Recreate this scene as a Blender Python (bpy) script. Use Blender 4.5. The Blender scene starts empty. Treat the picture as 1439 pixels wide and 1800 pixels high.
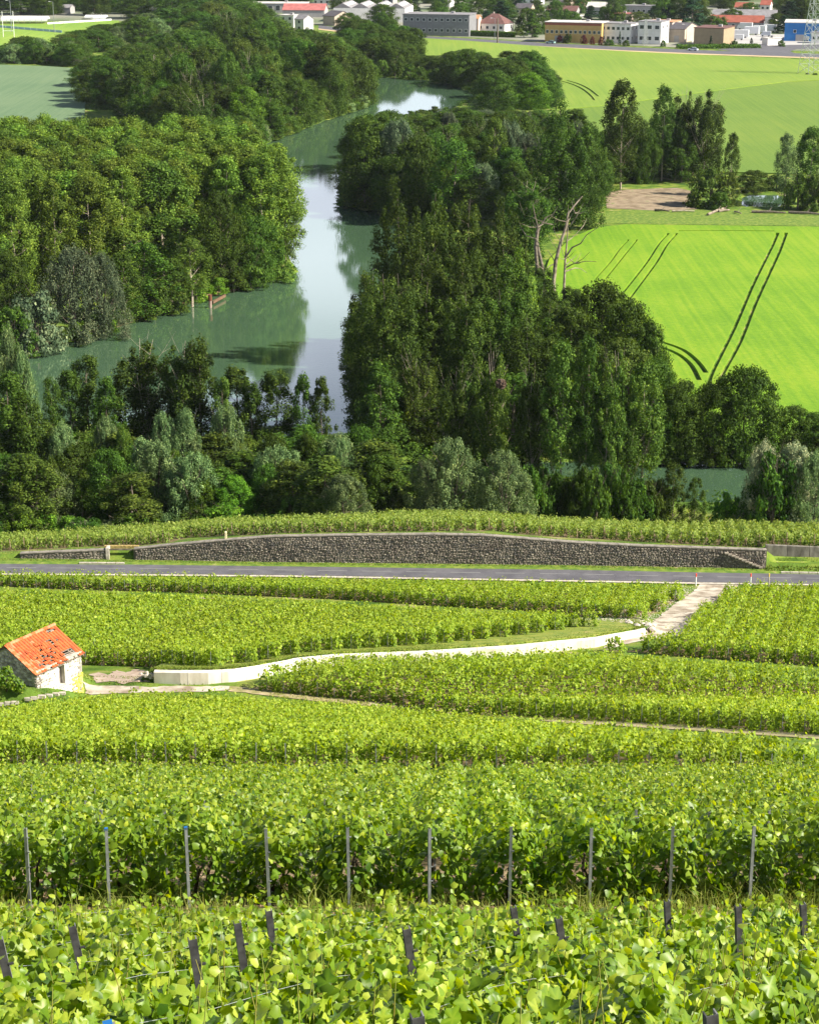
import bpy, bmesh, math, random
import numpy as np
from mathutils import Vector, Matrix
from mathutils.geometry import delaunay_2d_cdt
random.seed(7); rng = np.random.default_rng(7)
sc = bpy.context.scene
COL = sc.collection
# ------------------------------------------------------------------ camera, sky, sun, exposure
PITCH = math.radians(17.57); F = 3500.0; CAMZ = 71.0
cd = bpy.data.cameras.new('camera'); cam = bpy.data.objects.new('camera', cd); COL.objects.link(cam)
cam.location = (0, 0, CAMZ); cam.rotation_euler = (math.pi/2 - PITCH, 0, 0)
cd.sensor_fit = 'VERTICAL'; cd.angle = 2*math.atan(900/F)
cd.clip_start = 0.5; cd.clip_end = 20000
sc.camera = cam
SUN_AZ = math.radians(105); SUN_EL = math.radians(38)
w = bpy.data.worlds.new('World'); sc.world = w; w.use_nodes = True
nt = w.node_tree; bg = nt.nodes['Background']
sky = nt.nodes.new('ShaderNodeTexSky'); sky.sky_type = 'NISHITA'; sky.sun_disc = False
sky.dust_density = 1.2; sky.ozone_density = 2.5; sky.altitude = 50; sky.sun_elevation = SUN_EL; sky.sun_rotation = SUN_AZ
# thin broken white cloud, thicker towards the horizon all round
tcw = nt.nodes.new('ShaderNodeTexCoord'); sxyz = nt.nodes.new('ShaderNodeSeparateXYZ'); nt.links.new(tcw.outputs['Generated'], sxyz.inputs[0])
mpw = nt.nodes.new('ShaderNodeMapping'); mpw.inputs['Scale'].default_value = (1,1,3.5); nt.links.new(tcw.outputs['Generated'], mpw.inputs[0])
cn = nt.nodes.new('ShaderNodeTexNoise'); cn.inputs['Scale'].default_value = 2.6; cn.inputs['Detail'].default_value = 7; nt.links.new(mpw.outputs[0], cn.inputs['Vector'])
hr = nt.nodes.new('ShaderNodeMapRange'); hr.inputs['From Min'].default_value = 0.0; hr.inputs['From Max'].default_value = 0.75; hr.inputs['To Min'].default_value = 0.50; hr.inputs['To Max'].default_value = -0.22
nt.links.new(sxyz.outputs['Z'], hr.inputs['Value'])
ad = nt.nodes.new('ShaderNodeMath'); ad.operation = 'ADD'; nt.links.new(cn.outputs['Fac'], ad.inputs[0]); nt.links.new(hr.outputs[0], ad.inputs[1])
cr_ = nt.nodes.new('ShaderNodeMapRange'); cr_.interpolation_type = 'SMOOTHSTEP'; cr_.inputs['From Min'].default_value = 0.52; cr_.inputs['From Max'].default_value = 0.98; nt.links.new(ad.outputs[0], cr_.inputs['Value'])
mxs = nt.nodes.new('ShaderNodeMix'); mxs.data_type = 'RGBA'; nt.links.new(cr_.outputs[0], mxs.inputs['Factor']); nt.links.new(sky.outputs[0], mxs.inputs['A']); mxs.inputs['B'].default_value = (14.0,15.2,17.2,1)
nt.links.new(mxs.outputs['Result'], bg.inputs[0]); bg.inputs[1].default_value = 0.05
sd = bpy.data.lights.new('sun', 'SUN'); sun = bpy.data.objects.new('sun', sd); COL.objects.link(sun)
sd.energy = 5.0; sd.angle = math.radians(0.5); sd.color = (1, 0.93, 0.79)
S = Vector((math.sin(SUN_AZ)*math.cos(SUN_EL), math.cos(SUN_AZ)*math.cos(SUN_EL), math.sin(SUN_EL)))
sun.rotation_euler = S.to_track_quat('Z', 'Y').to_euler()
sun.location = (60, -20, 120)
sc.view_settings.view_transform = 'Standard'; sc.view_settings.look = 'None'
sc.view_settings.exposure = 1.2; sc.view_settings.gamma = 1
sc.cycles.max_bounces = 6; sc.cycles.transparent_max_bounces = 4
sc.cycles.diffuse_bounces = 3; sc.cycles.glossy_bounces = 3; sc.cycles.transmission_bounces = 2

# ------------------------------------------------------------------ photo ray -> place in the world
cp, sp = math.cos(PITCH), math.sin(PITCH)
def ray(u, v):
    a = (u-719.5)/F; b = -(v-900)/F
    return np.array([a, cp+b*sp, -sp+b*cp])
def P(u, v, z=0.5):
    r = ray(u, v); t = (z-CAMZ)/r[2]; return np.array([r[0]*t, r[1]*t, z])
def at_y(u, v, y):
    r = ray(u, v); t = y/r[1]; return np.array([r[0]*t, y, CAMZ+r[2]*t])
def sstep(a, b, x):
    t = np.clip((np.asarray(x, float)-a)/(b-a), 0, 1); return t*t*(3-2*t)
PY = [-60, 0, 8, 19, 23.5, 65, 69, 112, 117.5, 125, 150, 164, 172, 400]
PZ = [92, 68.6, 65.0, 59.5, 58.1, 39.8, 39.1, 22.6, 22.4, 20.2, 14.6, 12.0, 12.0, 12.0]
def prof(y): return np.interp(y, PY, PZ)
def march(u, v, fn, h=0, y0=4, y1=240):
    r = ray(u, v); ys = np.arange(y0, y1, 0.1)
    xs = r[0]/r[1]*ys; zs = CAMZ + r[2]/r[1]*ys
    d = zs - fn(xs, ys) - h
    k = np.argmax(d < 0)
    if d[k] >= 0: k = len(ys)-1
    if k > 0:
        t = d[k-1]/(d[k-1]-d[k]); y = ys[k-1]+t*0.1
    else: y = ys[0]
    return np.array([r[0]/r[1]*y, y, CAMZ + r[2]/r[1]*y])
base0 = lambda x, y: prof(y)
CW = [(271,1201),(320,1204),(368,1203),(410,1199),(448,1193),(518,1179),(587,1172),(674,1168),(740,1165),(787,1162),(908,1153),(1047,1138),(1117,1121),(1134,1116)]
cw = np.array([march(u, v, base0) for u, v in CW])           # concrete wall foot line
SWB = [(-400,982),(40,983),(236,985),(500,989.5),(760,992),(1000,994.5),(1345,1000.5),(1439,1002),(1900,1008)]
sw = np.array([P(u, v, 12.0) for u, v in SWB])
SWT = [(-400,978),(0,975),(190,967),(236,965),(300,958),(390,950),(480,943),(600,941),(760,939.5),(850,941),(1000,953),(1130,960),(1345,967),(1439,971),(1900,985)]
swt = []
for u, v in SWT:
    yy = np.interp((u-719.5)/F*180, sw[:,0], sw[:,1]); p = at_y(u, v, yy)
    yy = np.interp(p[0], sw[:,0], sw[:,1]); swt.append(at_y(u, v, yy))
swt = np.array(swt)
def yw_of(x): return np.interp(x, sw[:,0], sw[:,1])
def wt_of(x): return np.interp(x, swt[:,0], swt[:,2])
def cwall_y(x): return np.interp(x, cw[:,0], cw[:,1])
def cwall_h(x): return np.interp(x, [cw[0,0], cw[3,0], cw[-3,0], cw[-1,0]], [0.95, 0.95, 0.8, 0.55])
RIV = [(-500,700),(30,622),(120,600),(210,572),(290,545),(360,522),(420,508),(500,490),(521,478),(470,400),(430,330),(415,268),(480,248),(560,216),(640,190),(657,170),(650,134),
       (720,140),(800,151),(840,170),(760,207),(690,226),(640,262),(612,312),(606,362),(680,376),(745,400),(700,480),(655,560),(628,640),(622,720),(650,812),(900,812),(1140,812),(1320,814),(1900,822),
       (1900,905),(1439,893),(1000,878),(640,815),(500,790),(200,745),(-500,790)]
riv = np.array([P(u, v, 0.0)[:2] for u, v in RIV])
PONDP = [(1300,347),(1375,345),(1382,362),(1330,366),(1300,360)]
pond = np.array([P(u, v, 0.0)[:2] for u, v in PONDP])
def inside(px, py, poly):
    px = np.asarray(px, float); py = np.asarray(py, float); c = np.zeros(px.shape, bool); n = len(poly)
    j = n-1
    for i in range(n):
        xi, yi = poly[i][0], poly[i][1]; xj, yj = poly[j][0], poly[j][1]
        if yi != yj:
            c ^= ((yi > py) != (yj > py)) & (px < (xj-xi)*(py-yi)/(yj-yi)+xi)
        j = i
    return c
def dist_poly(px, py, poly):
    d = np.full(np.shape(px), 1e9); n = len(poly)
    for i in range(n):
        a = np.array(poly[i][:2]); b = np.array(poly[(i+1) % n][:2]); ab = b-a; L = ab@ab+1e-9
        t = np.clip(((px-a[0])*ab[0]+(py-a[1])*ab[1])/L, 0, 1)
        d = np.minimum(d, np.hypot(px-a[0]-t*ab[0], py-a[1]-t*ab[1]))
    return d
XRW = float(P(1345, 1000, 12)[0])+0.05
HUTR = march(147, 1221, base0)                               # hut: near right corner foot
HW = np.array([0.546, 0.838]); HN = np.array([0.838, -0.546]); HL = 4.05; HG = 4.5
HNc = HUTR[:2]-HW*HL
def terrain(x, y):
    x = np.asarray(x, float); y = np.asarray(y, float)
    z = prof(y)
    # step behind the concrete wall
    yc = cwall_y(x); inx = sstep(cw[0,0]-1.2, cw[0,0]-0.2, x)*(1-sstep(cw[-1,0]-0.2, cw[-1,0]+2.0, x))
    z = z + np.where(y > yc+0.5, cwall_h(x)*inx*np.clip(1-(y-yc)/16, 0, 1), 0)
    # grass bank left of the hut
    z = z + 1.75*(1-sstep(HNc[0]-0.3, HUTR[0]+0.6, x))*sstep(109.5, 110.3, y)*(1-sstep(118.5, 121, y))
    # terrace behind the stone wall
    yw = yw_of(x)+0.4+np.where(x > XRW, 1.3, 0); zt = wt_of(x)-0.12
    zb = zt - 0.27*(y-yw)
    zb = np.where(y > 197, zb + 0, zb)
    k = sstep(196, 224, y)
    zb = zb*(1-k) + 0.5*k
    z = np.where(y > yw, zb, z)
    z = z + np.where((x > XRW) & (y <= yw), 0.75*sstep(yw-3.0, yw-.4, y), 0)
    m = (y > 200)
    if m.any():
        d = np.where(inside(x, y, riv), -1.0, 1.0)
        near = (y < 1000)
        dd = dist_poly(x, y, riv); dp = dist_poly(x, y, pond)
        sgn = np.where(inside(x, y, riv), -dd, dd)
        sg2 = np.where(inside(x, y, pond), -dp, dp)
        s = np.minimum(sgn, sg2)
        carve = sstep(-4, 1.2, s)
        z = np.where(m, z*carve + (-1.6)*(1-carve), z)
    return z
def tz(x, y): return float(terrain(np.array([x]), np.array([y]))[0])
def G(u, v, h=0, y0=4, y1=240): return march(u, v, terrain, h, y0, y1)

# ------------------------------------------------------------------ materials
def rgb(c): return (c[0], c[1], c[2], 1)
def mat(name, col, rough=0.8, col2=None, scale=3.0, detail=4, bump=0.0, metallic=0, coord='Object', spec=0.3, stretch=None, col3=None):
    m = bpy.data.materials.new(name); m.use_nodes = True; t = m.node_tree; b = t.nodes['Principled BSDF']
    b.inputs['Roughness'].default_value = rough; b.inputs['Metallic'].default_value = metallic
    b.inputs['Specular IOR Level'].default_value = spec
    b.inputs['Base Color'].default_value = rgb(col)
    if col2 is not None:
        tc = t.nodes.new('ShaderNodeTexCoord'); n = t.nodes.new('ShaderNodeTexNoise')
        n.inputs['Scale'].default_value = scale; n.inputs['Detail'].default_value = detail
        src = tc.outputs[coord]
        if stretch:
            mp = t.nodes.new('ShaderNodeMapping'); mp.inputs['Scale'].default_value = stretch
            t.links.new(src, mp.inputs[0]); src = mp.outputs[0]
        t.links.new(src, n.inputs['Vector'])
        r = t.nodes.new('ShaderNodeValToRGB'); r.color_ramp.elements[0].color = rgb(col); r.color_ramp.elements[1].color = rgb(col2)
        r.color_ramp.elements[0].position = 0.36; r.color_ramp.elements[1].position = 0.64
        if col3 is not None:
            e = r.color_ramp.elements.new(0.74); e.color = rgb(col3)
        t.links.new(n.outputs['Fac'], r.inputs[0]); t.links.new(r.outputs[0], b.inputs['Base Color'])
        if bump:
            bp = t.nodes.new('ShaderNodeBump'); bp.inputs['Strength'].default_value = bump; bp.inputs['Distance'].default_value = 0.1
            t.links.new(n.outputs['Fac'], bp.inputs['Height']); t.links.new(bp.outputs[0], b.inputs['Normal'])
    return m
def leafmat(name, dark, mid, light, transl=0.35, rough=0.6, rnd=0.10, spec=0.1, nscale=0.12):
    """leaf colour by the per-leaf attribute 'tint', shifted per tree by Object Info random"""
    m = bpy.data.materials.new(name); m.use_nodes = True; t = m.node_tree; b = t.nodes['Principled BSDF']; out = t.nodes['Material Output']
    a = t.nodes.new('ShaderNodeAttribute'); a.attribute_name = 'tint'
    r = t.nodes.new('ShaderNodeValToRGB'); e = r.color_ramp.elements
    e[0].color = rgb(dark); e[1].color = rgb(light); q = e.new(0.55); q.color = rgb(mid)
    oi = t.nodes.new('ShaderNodeObjectInfo'); hs = t.nodes.new('ShaderNodeHueSaturation')
    ma = t.nodes.new('ShaderNodeMath'); ma.operation = 'MULTIPLY_ADD'; ma.inputs[1].default_value = rnd*.35; ma.inputs[2].default_value = 0.494-rnd*.17
    mb = t.nodes.new('ShaderNodeMath'); mb.operation = 'MULTIPLY_ADD'; mb.inputs[1].default_value = rnd*6; mb.inputs[2].default_value = 1-rnd*3
    t.links.new(oi.outputs['Random'], ma.inputs[0]); t.links.new(oi.outputs['Random'], mb.inputs[0])
    t.links.new(a.outputs['Fac'], r.inputs[0]); t.links.new(r.outputs[0], hs.inputs['Color'])
    t.links.new(ma.outputs[0], hs.inputs['Hue']); t.links.new(mb.outputs[0], hs.inputs['Value'])
    t.links.new(hs.outputs[0], b.inputs['Base Color'])
    b.inputs['Roughness'].default_value = rough; b.inputs['Specular IOR Level'].default_value = spec
    tr = t.nodes.new('ShaderNodeBsdfTranslucent'); mx = t.nodes.new('ShaderNodeMixShader'); mx.inputs[0].default_value = transl
    hs2 = t.nodes.new('ShaderNodeHueSaturation'); hs2.inputs['Hue'].default_value = 0.485; hs2.inputs['Saturation'].default_value = 1.15; hs2.inputs['Value'].default_value = 1.5
    t.links.new(hs.outputs[0], hs2.inputs['Color']); t.links.new(hs2.outputs[0], tr.inputs[0])
    t.links.new(b.outputs[0], mx.inputs[1]); t.links.new(tr.outputs[0], mx.inputs[2]); t.links.new(mx.outputs[0], out.inputs[0])
    return m
M = {}
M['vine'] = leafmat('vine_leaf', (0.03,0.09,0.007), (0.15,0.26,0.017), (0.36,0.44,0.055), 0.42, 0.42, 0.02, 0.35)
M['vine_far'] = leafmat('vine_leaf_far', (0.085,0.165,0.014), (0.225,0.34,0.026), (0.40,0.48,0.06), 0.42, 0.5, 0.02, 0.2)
M['poplar'] = leafmat('poplar_leaf', (0.04,0.085,0.010), (0.105,0.18,0.022), (0.28,0.37,0.07), 0.32, 0.5, 0.04, 0.15)
M['darkpop'] = leafmat('dark_poplar_leaf', (0.012,0.034,0.005), (0.038,0.080,0.009), (0.115,0.17,0.02), 0.25, 0.5, 0.07)
M['broad'] = leafmat('broadleaf_leaf', (0.014,0.042,0.006), (0.050,0.105,0.012), (0.15,0.225,0.028), 0.28, 0.5, 0.11)
M['olive'] = leafmat('olive_leaf', (0.025,0.06,0.009), (0.075,0.13,0.018), (0.18,0.24,0.04), 0.3, 0.5, 0.05)
M['willow'] = leafmat('willow_leaf', (0.085,0.125,0.05), (0.19,0.245,0.11), (0.33,0.385,0.20), 0.25, 0.5, 0.03)
M['greywillow'] = leafmat('grey_willow_leaf', (0.035,0.06,0.028), (0.09,0.13,0.065), (0.19,0.24,0.13), 0.25, 0.5, 0.03)
M['bright'] = leafmat('bright_leaf', (0.04,0.095,0.008), (0.085,0.18,0.014), (0.17,0.27,0.03), 0.35, 0.5, 0.04)
def crownmat():
    m = leafmat('tree_leaf', (.26,.36,.38), (1,1,1), (2.9,2.3,2.3), .27, .6, .10, .1)
    t = m.node_tree; oi = [n for n in t.nodes if n.bl_idname == 'ShaderNodeObjectInfo'][0]; rp = [n for n in t.nodes if n.bl_idname == 'ShaderNodeValToRGB'][0]
    hs = rp.outputs[0].links[0].to_node; vm = t.nodes.new('ShaderNodeVectorMath'); vm.operation = 'MULTIPLY'
    t.links.new(rp.outputs[0], vm.inputs[0]); t.links.new(oi.outputs['Color'], vm.inputs[1]); t.links.new(vm.outputs[0], hs.inputs['Color']); return m
M['crown'] = crownmat()
MIDC = dict(poplar=(0.105,0.18,0.022), darkpop=(0.046,0.090,0.011), broad=(0.050,0.105,0.012), olive=(0.075,0.13,0.018), willow=(0.125,0.195,0.07), greywillow=(0.09,0.13,0.065), bright=(0.085,0.18,0.014), conifer=(0.02,0.055,0.02), redleaf=(0.09,0.025,0.02), blossom=(0.25,0.30,0.16))
M['vine_terrace'] = leafmat('terrace_vine_leaf', (0.075,0.135,0.022), (0.18,0.27,0.045), (0.34,0.41,0.10), 0.38, 0.5, 0.02, 0.15)
M['conifer'] = leafmat('conifer_leaf', (0.01,0.03,0.01), (0.02,0.055,0.02), (0.04,0.08,0.03), 0.1, 0.6, 0.04)
M['redleaf'] = leafmat('red_leaf', (0.04,0.012,0.012), (0.09,0.025,0.02), (0.14,0.05,0.03), 0.25, 0.5, 0.03)
M['blossom'] = leafmat('cream_leaf', (0.08,0.10,0.05), (0.25,0.26,0.17), (0.50,0.50,0.38), 0.25, 0.5, 0.02)
M['weed'] = leafmat('weed_blade', (0.08,0.13,0.02), (0.16,0.22,0.035), (0.34,0.33,0.11), 0.35, 0.6, 0.02)
M['bark'] = mat('bark', (0.10,0.08,0.06), 0.9, (0.2,0.17,0.13), 3)
M['palebark'] = mat('pale_bark', (0.24,0.20,0.15), 0.9, (0.42,0.36,0.28), 2)
M['deadwood'] = mat('dead_wood', (0.30,0.24,0.18), 0.9, (0.58,0.50,0.40), 1.5)
M['soil'] = mat('soil', (0.17,0.105,0.065), 0.95, (0.32,0.22,0.15), 2.0, 6, 0.4)
M['post'] = mat('galvanised_post', (0.17,0.18,0.19), 0.5, (0.30,0.31,0.33), 8, metallic=0.4)
M['darkpost'] = mat('dark_plastic_post', (0.03,0.03,0.032), 0.8, (0.075,0.075,0.078), 12)
M['postface'] = mat('pale_post_face', (0.16,0.16,0.165), 0.6, (0.26,0.26,0.265), 12)
M['woodpost'] = mat('wooden_stake', (0.22,0.15,0.10), 0.9, (0.34,0.25,0.17), 6)
M['blue'] = mat('blue_cap', (0.015,0.13,0.38), 0.5)
M['wire'] = mat('wire', (0.5,0.52,0.5), 0.4, metallic=0.7)
M['vinewood'] = mat('vine_wood', (0.05,0.033,0.024), 0.95, (0.10,0.065,0.045), 14)
M['shoot'] = mat('green_shoot', (0.20,0.17,0.03), 0.7, (0.18,0.24,0.04), 6)
M['asphalt'] = mat('asphalt', (0.085,0.083,0.095), 0.85, (0.12,0.117,0.13), 0.7, 6)
M['paint'] = mat('road_paint', (0.20,0.20,0.20), 0.7)
M['concrete'] = mat('concrete', (0.56,0.52,0.44), 0.85, (0.72,0.68,0.60), 1.3, 6, 0.1, stretch=(1,1,0.25), coord='Generated')
M['concrete'] = mat('cast_concrete', (0.50,0.45,0.37), 0.85, (0.72,0.68,0.60), 1.6, 7, 0.1, stretch=(1,1,0.3))
M['darkconc'] = mat('weathered_concrete', (0.10,0.09,0.075), 0.9, (0.24,0.22,0.19), 2.2, 6, 0.2, stretch=(1,1,0.4))
M['gravel'] = mat('gravel_track', (0.24,0.19,0.14), 0.95, (0.56,0.50,0.41), 0.9, 12, 0.8, col3=(0.20,0.22,0.08))
M['chalk'] = mat('chalk', (0.34,0.30,0.25), 0.95, (0.54,0.49,0.42), 3, 6, 0.3)
M['verge'] = mat('grass_verge', (0.07,0.14,0.015), 0.95, (0.17,0.23,0.03), 1.4, 8, 0.5, col3=(0.30,0.25,0.13))
M['white'] = mat('white_paint', (0.78,0.78,0.76), 0.6)
M['glass'] = mat('dark_glass', (0.03,0.04,0.05), 0.15, spec=0.6)

# ------------------------------------------------------------------ mesh helpers
def npmesh(name, V, Fc, k, mats, tint=None, smooth=False, midx=None):
    me = bpy.data.meshes.new(name); nv = len(V); nf = len(Fc)
    me.vertices.add(nv); me.vertices.foreach_set('co', np.asarray(V, np.float32).ravel())
    me.loops.add(nf*k); me.loops.foreach_set('vertex_index', np.asarray(Fc, np.int32).ravel())
    me.polygons.add(nf); me.polygons.foreach_set('loop_start', np.arange(0, nf*k, k, dtype=np.int32))
    try: me.polygons.foreach_set('loop_total', np.full(nf, k, np.int32))
    except Exception: pass
    if midx is not None: me.polygons.foreach_set('material_index', np.asarray(midx, np.int32))
    me.polygons.foreach_set('use_smooth', np.full(nf, smooth))
    for m in (mats if isinstance(mats, (list, tuple)) else [mats]): me.materials.append(m)
    if tint is not None:
        a = me.attributes.new('tint', 'FLOAT', 'POINT'); a.data.foreach_set('value', np.asarray(tint, np.float32))
    me.update(calc_edges=True); return me
def ob(name, me, parent=None, loc=None, rz=None, kind=None, label=None, cat=None, group=None):
    o = bpy.data.objects.new(name, me); COL.objects.link(o)
    if parent is not None: o.parent = parent
    if loc is not None: o.location = loc
    if rz is not None: o.rotation_euler = (0, 0, rz)
    if kind: o['kind'] = kind
    if label: o['label'] = label
    if cat: o['category'] = cat
    if group: o['group'] = group
    return o
def thing(name, label, cat, loc=(0,0,0), rz=0, group=None):
    return ob(name, None, None, loc, rz, None, label, cat, group)
class MB:
    """collects boxes, tubes and prisms; build() links them as one mesh"""
    def __init__(s): s.v = []; s.f = []; s.m = []
    def add(s, vs, fs, mi=0):
        n = len(s.v); s.v += [tuple(map(float, q)) for q in vs]; s.f += [tuple(i+n for i in f) for f in fs]; s.m += [mi]*len(fs); return s
    def box(s, c, d, rz=0, mi=0, M4=None):
        x, y, z = d[0]/2, d[1]/2, d[2]/2; ca, sa = math.cos(rz), math.sin(rz); vs = []
        for a, b, e in ((-x,-y,-z),(x,-y,-z),(x,y,-z),(-x,y,-z),(-x,-y,z),(x,-y,z),(x,y,z),(-x,y,z)):
            p = (c[0]+a*ca-b*sa, c[1]+a*sa+b*ca, c[2]+e)
            vs.append(p)
        return s.add(vs, [(0,3,2,1),(4,5,6,7),(0,1,5,4),(1,2,6,5),(2,3,7,6),(3,0,4,7)], mi)
    def hexa(s, p, mi=0):   # eight corners, bottom ring then top ring
        return s.add(p, [(0,3,2,1),(4,5,6,7),(0,1,5,4),(1,2,6,5),(2,3,7,6),(3,0,4,7)], mi)
    def tube(s, pts, rad, n=6, mi=0, cap=True):
        pts = [Vector(p) for p in pts]
        if not hasattr(rad, '__len__'): rad = [rad]*len(pts)
        vs = []; fs = []
        for i, p in enumerate(pts):
            d = (pts[min(i+1, len(pts)-1)]-pts[max(i-1, 0)]).normalized()
            a = d.orthogonal().normalized() if abs(d.z) < 0.9 else Vector((1,0,0)).cross(d).normalized()
            if abs(d.z) < 0.9: a = d.cross(Vector((0,0,1))).normalized()
            b = d.cross(a)
            for k in range(n):
                t = 2*math.pi*k/n; vs.append(p+(a*math.cos(t)+b*math.sin(t))*rad[i])
        for i in range(len(pts)-1):
            for k in range(n):
                fs.append((i*n+k, i*n+(k+1) % n, (i+1)*n+(k+1) % n, (i+1)*n+k))
        if cap: fs.append(tuple(range(n))[::-1]); fs.append(tuple(range((len(pts)-1)*n, len(pts)*n)))
        return s.add(vs, fs, mi)
    def mesh(s, name, mats):
        me = bpy.data.meshes.new(name); me.from_pydata(s.v, [], s.f)
        for m in (mats if isinstance(mats, (list, tuple)) else [mats]): me.materials.append(m)
        if any(s.m): me.polygons.foreach_set('material_index', s.m)
        me.update(); return me
    def build(s, name, mats, parent=None, **k): return ob(name, s.mesh(name, mats), parent, **k)
def nrm(a): return a/np.maximum(np.linalg.norm(a, axis=1, keepdims=True), 1e-9)
# leaf outlines: (x, y, lift)
_a = np.linspace(0, 2*math.pi, 19)[:-1]
_r = .44+.10*np.cos(5*_a)+.05*np.cos(_a)-.16*np.exp(-((_a-math.pi)/.30)**2)
LEAF_HI = np.array([[0,0,0.05]]+[[r*math.sin(a), r*math.cos(a), -0.30*r*r*1.6+0.06*math.cos(5*a)*r*2] for a, r in zip(_a, _r*1.12)])
LEAF_HI_F = [(0, i, i % 18+1) for i in range(1, 19)]
LEAF_OLD = np.array([[0,0,0.06]]+[[r*math.sin(a), r*math.cos(a)*0.95-0.08, -0.16*r+0.03*math.cos(3*a)] for a, r in
          [(math.radians(d), q) for d, q in ((0,.60),(22,.42),(50,.58),(78,.40),(108,.52),(140,.34),(165,.46),(180,.14),(195,.46),(220,.34),(252,.52),(282,.40),(310,.58),(338,.42))]])

LEAF_MID = np.array([[0,-.45,0],[.5,-.1,-.14],[.28,.42,-.05],[0,.55,.02],[-.28,.42,-.05],[-.5,-.1,-.14],[0,0,.08]])
LEAF_MID_F = [(6,0,1),(6,1,2),(6,2,3),(6,3,4),(6,4,5),(6,5,0)]
LEAF_LO = np.array([[0,-.55,0],[.42,0,-.1],[0,.55,0],[-.42,0,-.1]])
LEAF_LO_F = [(0,1,2),(0,2,3)]
def leafcloud(C, N, Sz, shape, faces, roll=None):
    n = len(C); N = nrm(N); up = np.tile([0,0,1.0], (n,1))
    T = np.cross(up, N); bad = np.linalg.norm(T, axis=1) < 1e-3; T[bad] = [1,0,0]; T = nrm(T); B = np.cross(N, T)
    if roll is None: roll = rng.uniform(0, 2*np.pi, n)
    c, s_ = np.cos(roll)[:,None], np.sin(roll)[:,None]
    T2 = T*c+B*s_; B2 = -T*s_+B*c
    k = len(shape)
    V = (C[:,None,:] + Sz[:,None,None]*(shape[None,:,0:1]*T2[:,None,:]+shape[None,:,1:2]*B2[:,None,:]+shape[None,:,2:3]*N[:,None,:])).reshape(-1,3)
    Fa = (np.array(faces)[None] + (np.arange(n)*k)[:,None,None]).reshape(-1,3)
    return V, Fa, k
def wpoly(pts, z=0.5): return [tuple(P(u, v, z)[:2]) for u, v in pts]

# ------------------------------------------------------------------ ground sheet
NY, NX = 400, 210
ys = np.concatenate([np.linspace(-50, 5, 12)[:-1], 5*np.exp(np.linspace(0, math.log(4200/5), NY))])
ys = np.unique(np.round(np.concatenate([ys, np.arange(108, 174.5, 0.3)]), 3))
ss = np.concatenate([np.linspace(-0.9, -0.30, 16)[:-1], np.linspace(-0.30, 0.30, NX), np.linspace(0.30, 0.9, 16)[1:]])
Yg, Sg = np.meshgrid(ys, ss, indexing='ij'); Xg = Sg*np.maximum(Yg, 30)
sh = Xg.shape
Zg = terrain(Xg.ravel(), Yg.ravel()).reshape(sh)
nx = sh[1]; idx = np.arange(sh[0]*nx).reshape(sh)
Q = np.stack([idx[:-1,:-1], idx[:-1,1:], idx[1:,1:], idx[1:,:-1]], -1).reshape(-1,4)
V = np.stack([Xg, Yg, Zg], -1).reshape(-1,3)

# vineyard blocks: foot outline in photo coordinates: near edge (ground) then far edge (canopy height)
def blockpoly(near, far, h=1.15, y1=240):
    a = [G(u, v, 0, y1=y1)[:2] for u, v in near]; b = [G(u, v, h, y1=y1)[:2] for u, v in far]
    return [tuple(p) for p in a+b[::-1]]
BL = {}
BL[1] = [(-9,3),(9,3),(9,18.8),(-9,19.2)]
BL[2] = [(-8.5,23.6),(8.5,23.6),(20,64.8),(-20,65.4)]
BL[3] = blockpoly([(-250,1344),(0,1346),(700,1352),(1100,1362),(1439,1372),(1700,1376)], [(-250,1258),(0,1243),(130,1222),(250,1210),(400,1213),(700,1243),(1000,1270),(1439,1302),(1700,1318)])
BL[4] = blockpoly([(402,1207),(500,1219),(700,1239),(1000,1264),(1439,1293),(1700,1308)], [(408,1187),(450,1178),(520,1163),(600,1152),(700,1151),(800,1147),(960,1142),(1060,1141),(1200,1158),(1439,1171),(1700,1185)])
BL[5] = blockpoly([(-250,1174),(150,1169),(270,1173),(360,1173),(430,1166),(520,1150),(600,1142),(700,1137),(830,1126),(950,1112),(1036,1099)], [(-250,1031),(0,1034),(300,1042),(600,1056),(800,1068),(960,1074),(1042,1078)])
BL[6] = blockpoly([(-250,1026),(0,1030),(300,1041),(600,1054),(800,1067),(960,1076),(1118,1088),(1165,1068),(1208,1044)], [(-250,996),(0,1000),(300,1006),(600,1014),(900,1018),(1216,1025)])
BL[7] = blockpoly([(1068,1142),(1200,1154),(1439,1171),(1700,1188)], [(1075,1122),(1190,1108),(1212,1094),(1240,1060),(1262,1040),(1296,1022),(1439,1024),(1700,1028)])
BL[8] = blockpoly([(-300,978),(0,968),(150,961),(300,953),(330,945),(480,938),(640,935),(780,934),(880,934),(930,940),(1060,948),(1200,956),(1439,966),(1800,984)],
                  [(-300,945),(0,936),(150,927),(300,917),(470,908),(640,901),(850,893),(1050,891),(1200,894),(1330,903),(1439,909),(1800,930)])
soil = np.zeros(sh)
xr, yr = Xg.ravel(), Yg.ravel()
mk = (yr > 0) & (yr < 230)
for k, p in BL.items():
    q = np.zeros(xr.shape); q[mk] = inside(xr[mk], yr[mk], p); soil += q.reshape(sh)
gm = bpy.data.materials.new('ground_soil_and_grass'); gm.use_nodes = True; t = gm.node_tree; b = t.nodes['Principled BSDF']
b.inputs['Roughness'].default_value = 0.95; b.inputs['Specular IOR Level'].default_value = 0.1
def nz(scale, detail=6):
    n = t.nodes.new('ShaderNodeTexNoise'); n.inputs['Scale'].default_value = scale; n.inputs['Detail'].default_value = detail
    t.links.new(tcn.outputs['Object'], n.inputs['Vector']); return n
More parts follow.
